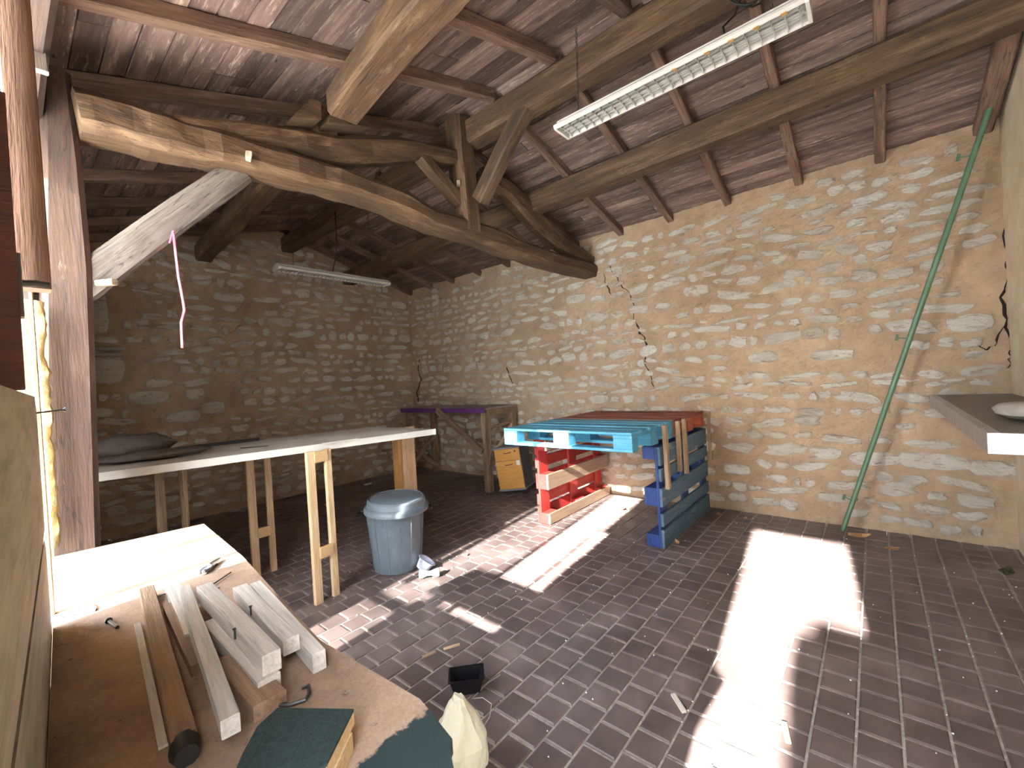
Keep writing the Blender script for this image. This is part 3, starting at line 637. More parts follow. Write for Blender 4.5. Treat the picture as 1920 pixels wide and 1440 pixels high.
# ------------------------------------------------------------------ strip lights
def strip_light(name, label, L, W, mw, louvres, rusty, chains, cable):
    t_ = thing(name, label, 'lamp', mw.translation, rot=mw.to_quaternion().to_matrix().to_4x4())
    hz = 0.048
    q = MB(); sec = [(-W / 2, 0.0), (-W / 2 + .012, -0.012), (-W / 2 + .02, -.004), (-W / 2 + .02, .035), (W / 2 - .02, .035), (W / 2 - .02, -.004), (W / 2 - .012, -.012), (W / 2, 0.0), (W / 2, .010), (W / 2 - .045, hz), (-W / 2 + .045, hz), (-W / 2, .010)]
    q.loft([[(x, y, z) for y, z in sec] for x in (0, L)]); build(q, 'housing', 'white_lacquer', t_, local=True)
    for x in (-0.012, L - 0.002):
        build(MB().loft([[(x, y, z) for y, z in [(-W / 2, 0.0), (-W / 2 + .012, -0.014), (W / 2 - .012, -.014), (W / 2, 0), (W / 2, .010), (W / 2 - .045, hz), (-W / 2 + .045, hz), (-W / 2, .010)]], [(x + .014, y, z) for y, z in [(-W / 2, 0.0), (-W / 2 + .012, -0.014), (W / 2 - .012, -.014), (W / 2, 0), (W / 2, .010), (W / 2 - .045, hz), (-W / 2 + .045, hz), (-W / 2, .010)]]]), 'end_cap', 'white_plastic', t_, local=True)
    for y in (-W * 0.2, W * 0.2): build(MB().tube([(0.02, y, 0.020), (L - 0.02, y, 0.020)], 0.009, 10), 'tube', 'tube_glass', t_, local=True, smooth=True)
    lm = None
    for i in range(louvres):
        x = (i + 0.5) * L / louvres
        if lm is None:
            a = W / 2 - .02; lm = MB().loft([[(xx, -a, -.004), (xx, -a * .6, .006), (xx, 0, .010), (xx, a * .6, .006), (xx, a, -.004), (xx, a, -.014), (xx, a * .6, -.004), (xx, 0, -.003), (xx, -a * .6, -.004), (xx, -a, -.014)] for xx in (-.0028, .0028)]).mesh('louvre', 'louvre_plastic')
        link('louvre', lm, t_, Matrix.Translation((x, 0, 0)), local=True)
    for y in (-W * .2, 0, W * .2): build(MB().box(0.01, L - .01, y - .0025, y + .0025, -.003, .008), 'louvre_rail', 'louvre_plastic', t_, local=True)
    for i in rusty:
        x = (i + 0.5) * L / louvres; build(MB().box(x - .012, x + .010, W / 2 - .026, W / 2 - .008, -.0135, -.010), 'rust_spot', 'rust', t_, local=True)
    return t_
# lamp over the doorway side, running along Y
mw = Matrix(((0, -1, 0, 2.185), (1, 0, 0, 0.155), (0, 0, 1, 2.835), (0, 0, 0, 1)))
L1 = strip_light('strip_light', 'long white louvred strip light with rust spots hanging nearest the doorway', 1.19, 0.165, mw, 24, (1, 3, 5, 7, 10), None, None)
def chain(parent, a, b2, mat='dark_steel', r=0.002):
    a, b2 = Vector(a), Vector(b2); n = max(4, int((b2 - a).length / 0.016)); q = MB()
    for i in range(n):
        p0, p1 = a.lerp(b2, i / n), a.lerp(b2, (i + 1.25) / n); s_ = Vector((0.005, 0, 0)) if i % 2 else Vector((0, 0.005, 0))
        q.tube([p0, p0.lerp(p1, .25) + s_, p0.lerp(p1, .75) + s_, p1, p0.lerp(p1, .75) - s_, p0.lerp(p1, .25) - s_, p0], r, 5, False)
    tag(build(q, 'chain', mat, parent), kind='stuff')
chain(L1, (2.19, 1.24, 2.89), (2.22, 1.24, 3.40)); chain(L1, (2.19, 0.28, 2.89), (2.22, 0.28, 3.40))
q = MB(); pts = []
for i in range(50):
    a = i * 0.42; pts.append((2.20 + 0.05 * math.cos(a * .7) + 0.02 * math.sin(a * 1.9), 0.36 + 0.07 * math.cos(a), 3.02 + 0.075 * math.sin(a) + 0.002 * i))
pts = [(2.18, 0.46, 2.89), (2.19, 0.47, 2.95)] + pts + [(2.3, 0.40, 3.3), (2.42, 0.40, 3.42)]
build(q.tube(pts, 0.0045, 6), 'coiled_cable', 'black_rubber', L1, smooth=True)
mw = Matrix(((1, 0, 0, 1.765), (0, 1, 0, 4.40), (0, 0, 1, 2.615), (0, 0, 0, 1)))
L2 = strip_light('strip_light', 'white strip light hanging on chains in front of the gable wall', 1.22, 0.165, mw, 30, (), None, None)
chain(L2, (1.92, 4.40, 2.67), (1.92, 4.40, 3.33), r=.0015); chain(L2, (2.80, 4.40, 2.67), (2.80, 4.40, 3.42), r=.0015)
build(MB().tube([(2.33, 4.40, 2.67), (2.36, 4.39, 2.80), (2.39, 4.39, 3.0), (2.40, 4.40, 3.34)], 0.006, 6), 'supply_cable', 'black_rubber', L2, smooth=True)

# ------------------------------------------------------------------ pallets and the pallet table
def pallet(name, label, rot, loc, top, stringer, block, skid, skidblock=None, skip=()):
    """EUR style pallet: x long 1.2, y 0.8, z 0.144 (deck on top)"""
    t_ = thing(name, label, 'pallet', loc, rot=rot, group='pallets making up the painted table')
    ys = [(0, .145), (.1725, .2725), (.3275, .4725), (.5275, .6275), (.655, .80)]
    for i, (a, b2) in enumerate(ys):
        q = MB().box(0, 1.2, a, b2, .122 + rnd.uniform(-.001, .001), .144, .002, .0015); build(q, 'deck_board', top[i % len(top)], t_, local=True)
    for x in (0, .5275, 1.055):
        q = MB().box(0, .8, -.1450, 0, .100, .1215, .002); build(q, 'stringer_board', stringer, t_, Matrix.Translation((x, 0, 0)) @ Matrix.Rotation(math.pi / 2, 4, 'Z'), local=True)
    for x in (0, .5275, 1.055):
        for y, w in ((0, .10), (.3275, .145), (.70, .10)):
            build(MB().box(x, x + .145, y, y + w, .022, .0995, .003), 'block', block, t_, local=True)
    for y, w in ((0, .10), (.3275, .145), (.70, .10)):
        build(MB().box(0, 1.2, y, y + w, 0, .0215, .003, .0015), 'skid_board', skid, t_, local=True)
    return t_
RZ90 = Matrix.Rotation(math.pi / 2, 4, 'Z')
# local x -> +Y, local y -> -X
Rt = Matrix.Rotation(math.pi / 2, 4, 'Z')
pallet('pallet', 'light blue painted pallet forming the near half of the table top', Rt, (3.64, 1.33, 0.832), ['light_blue_paint'], 'light_blue_paint', 'light_blue_paint', 'light_blue_paint')
pallet('pallet', 'brick red painted pallet forming the table top against the stone wall', Rt, (4.46, 1.32, 0.834), ['red_top_paint'], 'orange_red_paint', 'orange_red_paint', 'orange_red_paint')
# standing pallets: local x -> X, local y -> Z (upright), deck normal -> -Y (blue) or +Y (red)
Rb = Matrix(((1, 0, 0, 0), (0, 0, -1, 0), (0, 1, 0, 0), (0, 0, 0, 1)))
pallet('pallet', 'blue pallet standing on edge as a table leg, worn grey blue boards', Rb, (3.285, 1.455, 0.004), ['worn_blue_paint'], 'dark_blue_paint', 'dark_blue_paint', 'dark_blue_paint')
Rr = Matrix(((1, 0, 0, 0), (0, 0, 1, 0), (0, -1, 0, 0), (0, 0, 0, 1)))
pallet('pallet', 'red pallet standing on edge as a table leg, raw skids facing in', Rr, (3.285, 2.405, 0.806), ['red_paint'], 'red_paint', 'red_paint', 'raw_red_board')
for i, (x, ya, yb, w, lb) in enumerate(((1245, 797, 918, .05, 'raw batten screwed upright on the front end of the blue pallet'), (1269, 785, 884, .045, 'raw upright batten in the middle of the blue pallet, paired, front one'), (1281, 783, 888, .045, 'raw upright batten in the middle of the blue pallet, paired, rear one'), (1328, 772, 862, .05, 'raw upright batten at the wall end of the blue pallet'))):
    a, b2 = atY(x, ya, 1.295), atY(x + 4, yb, 1.295)
    o = beam('upright_batten', (a.x, 1.292 if i else 1.288, b2.z), (a.x, 1.292, min(a.z, .97)), .032, w, 'old_plank', up=(1, 0, 0)); tag(o, lb, 'batten', 'battens on the blue pallet')

# ------------------------------------------------------------------ purple work table in the corner
pt = thing('work_table', 'tall work table with purple front edge in the corner of the stone walls', 'table', (4.1, 4.6, 0))
XP0, XP1, YP0, YP1, ZP = 3.86, 4.47, 3.74, 5.50, 1.065
build(MB().box(XP0, XP1, YP0, YP1, ZP - .022, ZP), 'table_top', 'purple_top', pt)
build(MB().box(XP0 - .012, XP0, YP0, YP1, ZP - .062, ZP), 'front_edge', 'purple_paint', pt)
for (x, y) in ((XP0 + .0, YP0 + .0), (XP1 - .09, YP0 + .0), (XP0 + .0, YP1 - .10), (XP1 - .09, YP1 - .10)):
    beam('leg', (x + .02, y + .045, 0), (x + .02, y + .045, ZP - .063), .035, .085, 'bench_wood', pt, up=(0, 1, 0)); beam('leg', (x + .065, y + .02, 0), (x + .065, y + .02, ZP - .023), .035, .05, 'bench_wood', pt, up=(1, 0, 0))
beam('brace', (XP0 - .03, 4.63, ZP - .02), (XP0 - .03, 3.79, .52), .03, .08, 'bench_wood', pt, up=(0, 0, 1))
beam('brace', (XP0 + .1, 5.45, .46), (XP1 - .06, 5.40, .10), .06, .07, 'bench_wood', pt); beam('brace', (XP0 + .12, 5.42, .25), (XP1 - .1, 5.42, .56), .06, .07, 'bench_wood', pt)
beam('rail', (XP0 + .06, YP0 + .02, ZP - .06), (XP1 - .02, YP0 + .02, ZP - .06), .03, .07, 'bench_wood', pt); beam('rail', (XP0 + .06, YP0 + .03, .80), (XP1 - .02, YP0 + .03, .85), .03, .035, 'bench_wood', pt)
beam('rail', (XP1 - .02, YP0 + .05, ZP - .06), (XP1 - .02, YP1 - .05, ZP - .06), .03, .07, 'bench_wood', pt); beam('side_block', (XP0 + .03, YP0 - .018, .30), (XP0 + .10, YP0 - .02, .52), .02, .10, 'bench_wood', pt)
beam('brace', (XP0 + .12, YP0 + .02, .42), (XP1 - .06, YP0 + .03, .82), .03, .05, 'pine_new', pt)

# ------------------------------------------------------------------ drawer pedestal, leaning
fx = Vector((0.33, -0.94, 0)).normalized(); nx = Vector((-0.94, -0.33, 0)).normalized()   # along the front, out of the front
tilt = math.radians(6.5); up_ = (Vector((0, 0, 1)) * math.cos(tilt) - fx * math.sin(tilt)); sx_ = (fx * math.cos(tilt) + Vector((0, 0, 1)) * math.sin(tilt))
Mc = Matrix(((sx_.x, -nx.x, up_.x, 3.875), (sx_.y, -nx.y, up_.y, 3.575), (sx_.z, -nx.z, up_.z, 0.035), (0, 0, 0, 1)))
cb = thing('drawer_pedestal', 'leaning drawer pedestal with orange wood front and dark sides', 'cabinet', Mc.translation, rot=Mc.to_3x3().to_4x4())
W_, D_, H_ = .335, .33, .53
build(MB().box(0, W_, .02, D_, .02, H_ - .02), 'body', 'cabinet_dark', cb, local=True); build(MB().box(-.006, W_ + .006, -.004, D_ + .004, H_ - .02, H_), 'top_panel', 'grey_trim', cb, local=True)
build(MB().box(-.006, W_ + .006, -.004, D_ + .004, 0, .02), 'base_panel', 'grey_trim', cb, local=True)
for za, zb in ((.022, .365), (.369, H_ - .022)):
    d_ = build(MB().box(.004, W_ - .004, 0.0, .02, za, zb), 'drawer', 'cabinet_wood', cb, local=True)
    zh = zb - .045; hm = MB().tube([(W_ * .38, -.002, zh), (W_ * .40, -.014, zh - .004), (W_ * .52, -.018, zh - .005), (W_ * .64, -.014, zh), (W_ * .66, -.002, zh + .006)], .004, 6); build(hm, 'drawer_handle', 'dark_steel', d_, local=True, smooth=True)
build(MB().lathe([(.009, 0), (.009, .004)], 10), 'lock', 'black_plastic', cb, Matrix.Translation((W_ * .82, 0, H_ - .055)) @ Matrix.Rotation(math.pi / 2, 4, 'X'), local=True)
build(MB().box(W_ * .82, W_ * .95, -.0012, 0, .30, .36), 'paper_label', 'paper', cb, local=True)
for x, y in ((.04, .05), (W_ - .04, .05), (W_ - .04, D_ - .05), (.04, D_ - .05)):
    if x > .1: build(MB().tube([(x - .012, y, -.03), (x + .012, y, -.03)], .026, 14), 'castor', 'black_plastic', cb, local=True)

# ------------------------------------------------------------------ long white table
WT = [(2.236, 2.741), (2.20, 3.60), (0.26, 3.98), (0.10, 3.17)]
wt = thing('long_table', 'long white table top standing on raw pine leg frames', 'table', (1.2, 3.3, 0))
build(MB().prism(WT, 1.012, 1.038), 'table_top', 'table_top', wt)
e0, e1 = Vector((*WT[3], 0)), Vector((*WT[0], 0)); dd = (e1 - e0).normalized(); nn = Vector((dd.y, -dd.x, 0))
q = MB(); q.prism([(p.x, p.y) for p in (e0, e1, e1 + nn * .012, e0 + nn * .012)], 0.995, 1.04); build(q, 'front_edge', 'white_lacquer', wt)
def leg_frame(x, y, w, rzd, mat='pine_new', mid=.33):
    ux = Vector((math.cos(rzd), math.sin(rzd), 0)); c = Vector((x, y, 0)); lm = []
    for s_ in (0, 1):
        p = c + ux * (w * s_); beam('leg', p, p + Vector((0, 0, 1.005)), .03, .055 if s_ == 0 else .045, mat, wt, up=ux)
    vv = Vector((-ux.y, ux.x, 0)); a = c + ux * .02 - vv * .02; b2 = c + ux * (w - .015) - vv * .02
    beam('leg_crossbar', a + Vector((0, 0, .965)), b2 + Vector((0, 0, .965)), .018, .075, 'chipboard_edge', wt); beam('leg_crossbar', a + Vector((0, 0, mid)), b2 + Vector((0, 0, mid)), .018, .075, 'chipboard_edge', wt)
leg_frame(1.275, 2.86, .125, 0.1); leg_frame(1.19, 3.70, .125, 0.0); leg_frame(.66, 3.80, .13, -.1, 'old_plank')
pl = atY(752, 880, 3.45)
beam('leg', (pl.x - .02, 3.47, 0), (pl.x - .02, 3.47, 1.01), .035, .10, 'pine_orange', wt, up=(0, 1, 0)); beam('leg', (pl.x + .07, 3.42, 0), (pl.x + .07, 3.42, 1.01), .035, .14, 'pine_new', wt, up=(1, 0, 0))
# things on it
o = build(MB().prism([(.55, 3.80), (1.28, 3.72), (1.285, 3.75), (.555, 3.83)], 1.039, 1.062), 'dark_bar', 'black_bar'); tag(o, 'long flat black bar lying along the back of the white table', 'bar')
def sack(name, label, c, a, b2, h, rz):
    q = MB(); rings = []
    for i in range(9):
        f = i / 8; ph = math.pi * f; rr = max(.02, math.sin(ph) ** .55); rings.append([((f - .5) * 2 * a, b2 * rr * math.cos(t2) * (1 + .08 * math.sin(3 * t2 + i)), h * .5 * rr * (math.sin(t2) if math.sin(t2) > 0 else .98 * math.sin(t2)) * (1 + .15 * math.sin(i * 2.1 + t2)) + h * .5) for t2 in [2 * math.pi * k / 14 for k in range(14)]])
    q.loft(rings); q.v = [(x, y, max(0.0, z)) for x, y, z in q.v]
    o = build(q, name, 'sack', None, Matrix.Translation(c) @ Matrix.Rotation(rz, 4, 'Z'), smooth=True); tag(o, label, 'sack')
sack('sack', 'plump dark sack on the shaded end of the white table', (.50, 3.62, 1.04), .24, .14, .16, -.1)
sack('sack', 'flat dark bag in front of the plump sack on the white table', (.58, 3.40, 1.04), .30, .10, .06, -.12)
o = beam('thin_rod', (1.02, 3.33, 1.043), (1.16, 3.22, 1.043), .006, .006, 'black_bar'); tag(o, 'thin dark rod lying in the middle of the white table', 'rod')
o = beam('latch_bar', (1.38, 2.88, 1.043), (1.62, 2.855, 1.043), .03, .008, 'white_lacquer'); tag(o, 'flat white strip near the front edge of the white table', 'strip')

# ------------------------------------------------------------------ dustbin
bn = thing('dustbin', 'grey blue plastic dustbin with a domed lid and ribs', 'dustbin', (1.925, 2.905, 0))
build(MB().lathe([(.02, .012), (.165, .0), (.178, .006), (.186, .06), (.218, .45), (.222, .46), (.222, .47), (.206, .47), (.18, .10), (.02, .03)], 40), 'body', 'bin_plastic', bn, local=True, smooth=True)
rib = MB().tube([(.181, 0, .02), (.2185, 0, .45)], .004, 5).mesh('rib', 'bin_plastic')
for k in range(14): link('rib', rib, bn, Matrix.Rotation(2 * math.pi * k / 14 + .2, 4, 'Z'), local=True)
build(MB().lathe([(.236, .455), (.244, .452), (.246, .475), (.236, .492), (.222, .50), (.218, .535), (.205, .548), (.196, .541), (.186, .546), (.10, .556), (.02, .558)], 40), 'lid', 'bin_plastic', bn, Matrix.Rotation(math.radians(3), 4, 'X'), local=True, smooth=True)
for s_ in (-1, 1):
    q = MB().tube([(s_ * .232, -.05, .44), (s_ * .272, -.045, .435), (s_ * .285, 0, .43), (s_ * .272, .045, .435), (s_ * .232, .05, .44)], .009, 7)
    build(q, 'handle', 'black_plastic', bn, Matrix.Rotation(-.75, 4, 'Z'), local=True, smooth=True)
# cup and can by the bin
p = atZ(795, 1075, 0); q = MB()
q.lathe([(.03, .002), (.036, .004), (.046, .055), (.054, .058), (.054, .061), (.044, .060), (.034, .006), (.01, .004)], 24)
o = build(q, 'plastic_cup', 'clear_plastic', None, Matrix.Translation((p.x + .02, p.y + .05, .012)) @ Matrix.Scale(1.3, 4) @ Matrix.Rotation(.5, 4, 'Y') @ Matrix.Rotation(.35, 4, 'X'), smooth=True); tag(o, 'clear plastic tub tipped over beside the dustbin', 'tub')
p = atZ(806, 1083, 0); cn = thing('crushed_can', 'crushed pale drinks can lying in front of the clear tub', 'can', (p.x, p.y, .032))
q = MB(); rings = []
for i, (x, r) in enumerate(((-.075, .024), (-.07, .031), (-.05, .032), (-.02, .022), (.01, .019), (.04, .027), (.06, .031), (.07, .026))): rings.append([(x, r * math.cos(a) * (1.1 if i in (3, 4) else 1), r * math.sin(a) * (.8 if i in (3, 4) else 1)) for a in [2 * math.pi * k / 14 for k in range(14)]])
q.loft(rings); build(q, 'body', 'can_paint', cn, Matrix.Rotation(-.75, 4, 'Z'), local=True, smooth=True)
build(MB().tube([(.0701, 0, 0), (.072, 0, 0)], .022, 14), 'can_top', 'steel', cn, Matrix.Rotation(-.75, 4, 'Z'), local=True)

# ------------------------------------------------------------------ green pole with hooks
p0 = atZ(1580, 998, 0.0) + Vector((0, 0, .012)); p1 = atX(1857, 200, 4.28)
gp = thing('green_pole', 'long green metal pole leaning against the stone wall', 'pole', p0)
build(MB().tube([p0, p0.lerp(p1, .25), p0.lerp(p1, .5), p0.lerp(p1, .75), p1], [.017, .018, .018, .018, .017], 12), 'tube', 'green_paint', gp, smooth=True)
build(MB().tube([p1, p1 + (p1 - p0).normalized() * .006], .015, 12), 'end_opening', 'black_plastic', gp)
for (xa, ya, xb, yb) in ((1583, 932, 1598, 938), (1682, 633, 1703, 634), (1797, 295, 1822, 291)):
    f = (998 - yb) / 798.0; lo, hi = 0, 1
    for _ in range(30):
        mid = (lo + hi) / 2
        if pix(p0.lerp(p1, mid))[1] > yb: lo = mid
        else: hi = mid
    b2 = p0.lerp(p1, lo); r_ = ray(xa, ya); a = Vector((0, 0, EYE)) + r_ * ((b2.x) / r_.x)
    build(MB().tube([b2, b2.lerp(a, .4) + Vector((0, 0, -.004)), a], .0045, 6), 'hook_stem', 'green_paint', gp, smooth=True)
    build(MB().tube([a + Vector((0, .006, -.022)), a + Vector((0, -.004, .022))], .009, 6), 'hook_plate', 'green_paint', gp)

# ------------------------------------------------------------------ metal edged shelf by the front wall
sh = thing('wall_shelf', 'dark laminate shelf with steel edging by the plastered front wall', 'shelf', (3.4, -0.5, 1.02))
SX0, SY1, SZ = 2.33, -0.305, 1.10
build(MB().box(SX0 + .006, 4.525, YF + .004, SY1 - .006, SZ - .07, SZ - .0005), 'shelf_top', 'dark_laminate', sh)
build(MB().box(SX0 + .004, 4.52, SY1 - .006, SY1, SZ - .075, SZ), 'edge_strip', 'steel', sh); build(MB().box(SX0 + .006, 4.52, SY1 - .035, SY1 - .006, SZ - .0004, SZ + .0012), 'edge_strip', 'steel', sh)
build(MB().box(SX0, SX0 + .0055, YF + .004, SY1 - .001, SZ - .075, SZ), 'end_strip', 'blue_steel', sh); build(MB().box(SX0, SX0 + .02, YF + .004, SY1 - .035, SZ - .0004, SZ + .0012), 'end_strip', 'steel', sh)
q = MB(); q.lathe([(.02, 0), (.10, .004), (.135, .022), (.145, .045), (.125, .062), (.07, .072), (.01, .074)], 28, sx=1.15, sy=1.0)
o = build(q, 'flat_stone', 'grey_stone', None, Matrix.Translation((2.83, -.535, SZ + .002)) @ Matrix.Rotation(.2, 4, 'Z'), smooth=True); tag(o, 'smooth flat grey stone lying on the metal edged shelf', 'stone')

# ------------------------------------------------------------------ near workbench
ZB = 0.88
bp = [atZ(x, y, ZB) for x, y in ((97, 1045), (382, 982), (455, 1043), (600, 1200), (787, 1310), (800, 1325), (848, 1385), (843, 1400))]
near = [(bp[-1].x - .02, .455), (bp[-1].x - .10, .38), (board_plane(.42) + .002, .40), (board_plane(1.50) + .002, 1.50), (board_plane(1.52) + .004, 1.52)]
poly = [(p.x, p.y) for p in bp] + near; poly = [(p.x, p.y) for p in bp[:1]] + poly[1:]
bench = thing('workbench', 'near chipboard workbench with a dark stained corner, strewn with battens', 'workbench', (0.25, 1.3, 0))
poly = list(reversed(poly)); build(MB().prism(poly, ZB - .022, ZB), 'bench_top', 'chipboard', bench)
q = MB()
for a, b2 in zip(poly, poly[1:] + poly[:1]): pass
for x, y in ((.10, 2.08), (.44, 2.06), (.10, .45), (.33, .55), (.40, 1.25)): beam('leg', (x, y, 0), (x, y, ZB - .0225), .05, .05, 'bench_wood', bench, up=(0, 1, 0))
def batten(px0, px1, w, h, mat, label, z0=0.0, z1=None, grp='battens heaped on the workbench'):
    z1 = z0 if z1 is None else z1
    a, b2 = atZ(*px0, ZB + z0 + h), atZ(*px1, ZB + z1 + h)
    a.z -= h / 2; b2.z -= h / 2
    o = beam('batten', a, b2, w, h, mat, n=3, jit=.0012, ch=.04); tag(o, label, 'batten', grp); return o, a, b2
_, ca, cb2 = batten((274, 1100), (344, 1378), .031, .028, 'brown_batten', 'long sawn brown batten with a black cap at its near end')
batten((318, 1130), (372, 1243), .026, .022, 'brown_batten', 'short dark batten half under the long pale batten')
batten((345, 1098), (432, 1345), .024, .028, 'white_batten', 'long pale batten pointing at the green felt board', .028, .030)
batten((322, 1088), (362, 1185), .030, .028, 'white_batten', 'pale bluish batten under the end of the long pale batten')
batten((382, 1095), (510, 1222), .031, .036, 'white_batten', 'broad pale batten with a screw in its side', .030, .034)
batten((398, 1160), (506, 1268), .036, .026, 'white_batten', 'thin pale slat below the broad pale batten, sharp end', .006, .010)
batten((450, 1098), (546, 1196), .030, .030, 'white_batten', 'pale batten with a splintered end between its neighbours', .010, .020)
batten((478, 1092), (598, 1222), .024, .036, 'white_batten', 'narrow white batten nearest the bench edge')
batten((430, 1225), (505, 1310), .050, .026, 'brown_batten', 'short weathered batten lying lowest in the heap')
# black cap at the end of the brown batten
d_ = (cb2 - ca).normalized(); q = MB().tube([cb2 - d_ * .006, cb2 + d_ * .012, cb2 + d_ * .03], [.017, .020, .015], 14); o = build(q, 'rubber_cap', 'black_rubber', smooth=True); tag(o, 'round black rubber cap at the near end of the brown batten', 'cap')
o = beam('thin_lath', atZ(258, 1170, ZB + .004), atZ(306, 1400, ZB + .004), .012, .005, 'white_batten'); tag(o, 'thin pale lath lying along the brown batten', 'lath')
# green felt covered board
fb = [atZ(x, y, ZB + .05) for x, y in ((520, 1327), (663, 1329), (612, 1432), (560, 1470), (430, 1470), (455, 1412), (482, 1362))]
f_ = thing('felt_board', 'thick chipboard offcut covered in dark green felt on the workbench', 'board', (fb[0].x, fb[0].y, ZB))
build(MB().prism([(p.x, p.y) for p in reversed(fb)], ZB + .028, ZB + .046), 'board', 'chipboard_edge', f_); build(MB().prism([(p.x, p.y) for p in reversed(fb)], ZB + .046, ZB + .050), 'felt', 'felt', f_)
build(MB().prism([(p.x * .98 - .004, p.y * .98) for p in reversed(fb)], ZB + .0005, ZB + .028), 'under_board', 'chipboard_edge', f_)
# tools and fixings on the bench
def blob(px, z): return atZ(px[0], px[1], z)
pl_ = thing('pliers', 'small grey pliers lying on the sunlit part of the workbench', 'pliers', blob((395, 1060), ZB))
a, b2 = blob((376, 1073), ZB + .008), blob((412, 1047), ZB + .008); mid = a.lerp(b2, .45); sd_ = Vector((-(b2 - a).y, (b2 - a).x, 0)).normalized()
build(MB().tube([mid - sd_ * .004, mid.lerp(a, .5) - sd_ * .012, a - sd_ * .008], [.006, .007, .006], 8), 'handle', 'grey_trim', pl_, smooth=True); build(MB().tube([mid + sd_ * .004, mid.lerp(a, .5) + sd_ * .012, a + sd_ * .008], [.006, .007, .006], 8), 'handle', 'grey_trim', pl_, smooth=True)
build(MB().tube([mid.lerp(a, .1), mid.lerp(b2, .3), b2], [.009, .009, .003], 8), 'jaws', 'steel', pl_, smooth=True)
mp = [blob(p, ZB + .003) for p in ((80, 1162), (170, 1131), (181, 1139), (178, 1145), (85, 1172))]
mpl = thing('metal_plate', 'flat perforated metal plate lying at the wall side of the workbench', 'plate', mp[0]); build(MB().prism([(p.x, p.y) for p in reversed(mp)], ZB + .001, ZB + .004), 'plate', 'blue_steel', mpl)
for x, y in ((105, 1156), (118, 1157), (130, 1147), (148, 1143), (140, 1153), (160, 1137)):
    p = blob((x, y), ZB + .004); build(MB().lathe([(.0035, 0), (.0035, .0006)], 8, (p.x, p.y, ZB + .004)), 'hole', 'crack', mpl)
p = blob((163, 1143), ZB + .004)
for (x, y, dx, dy, lb) in ((212, 1170, 8, 6, 'short black bolt lying alone on the bare workbench'), (415, 1085, 18, -12, 'thin nail lying beyond the broad pale batten'), (402, 1105, 10, -3, 'small screw beside the heap of battens'), (303, 1116, 14, -5, 'thin nail lying beside the brown batten')):
    a, b2 = blob((x - dx, y - dy), ZB + .004), blob((x + dx, y + dy), ZB + .004); t_ = thing('bolt', lb, 'fixing', a, group='loose fixings on the bench'); r_ = .004 if 'bolt' in lb else .0018
    build(MB().tube([a, b2], r_, 7), 'shank', 'dark_steel', t_); build(MB().tube([a - (b2 - a).normalized() * .003, a + (b2 - a).normalized() * .001], r_ * 1.9, 7), 'head', 'dark_steel', t_)
for (x, y, z, lb) in ((470, 1142, .050, 'screw standing up from the splintered pale batten'), (440, 1185, .062, 'screw standing up from the broad pale batten'), (506, 1242, .034, 'screw standing at the sharp end of the thin slat')):
    a = blob((x, y), ZB + z); t_ = thing('bolt', lb, 'fixing', a, group='loose fixings on the bench'); build(MB().tube([a - Vector((0, 0, .014)), a + Vector((0, 0, .006))], .0018, 7), 'shank', 'dark_steel', t_); build(MB().tube([a + Vector((0, 0, .005)), a + Vector((0, 0, .007))], .0036, 7), 'head', 'dark_steel', t_)
q = MB().tube([blob(p, ZB + .006) for p in ((495, 1310), (510, 1322), (545, 1321), (572, 1312), (580, 1300), (578, 1285), (566, 1290))], .003, 6)
o = build(q, 'bent_wire', 'dark_steel', smooth=True); tag(o, 'bent dark wire hook beside the green felt board', 'wire')

# ------------------------------------------------------------------ small things on the floor
p = atZ(882, 1300, 0); tr = thing('black_tray', 'small black plastic tray standing on the pavers', 'tray', (p.x + .01, p.y + .03, 0), rz=-.75)
q = MB(); o_ = [(-.075, -.05), (.075, -.05), (.075, .05), (-.075, .05)]; s = lambda k, z: [(x * k, y * k, z) for x, y in o_]
q.loft([s(.74, .002), s(1.0, .075), s(.95, .075), s(.69, .008)]); q.f.pop(); q.f.append((12, 13, 14, 15)); build(q, 'tray_body', 'black_plastic', tr, local=True)
build(MB().loft([s(1.0, .070), s(1.08, .070), s(1.08, .076), s(1.0, .0765)], caps=False), 'rim', 'black_plastic', tr, local=True)
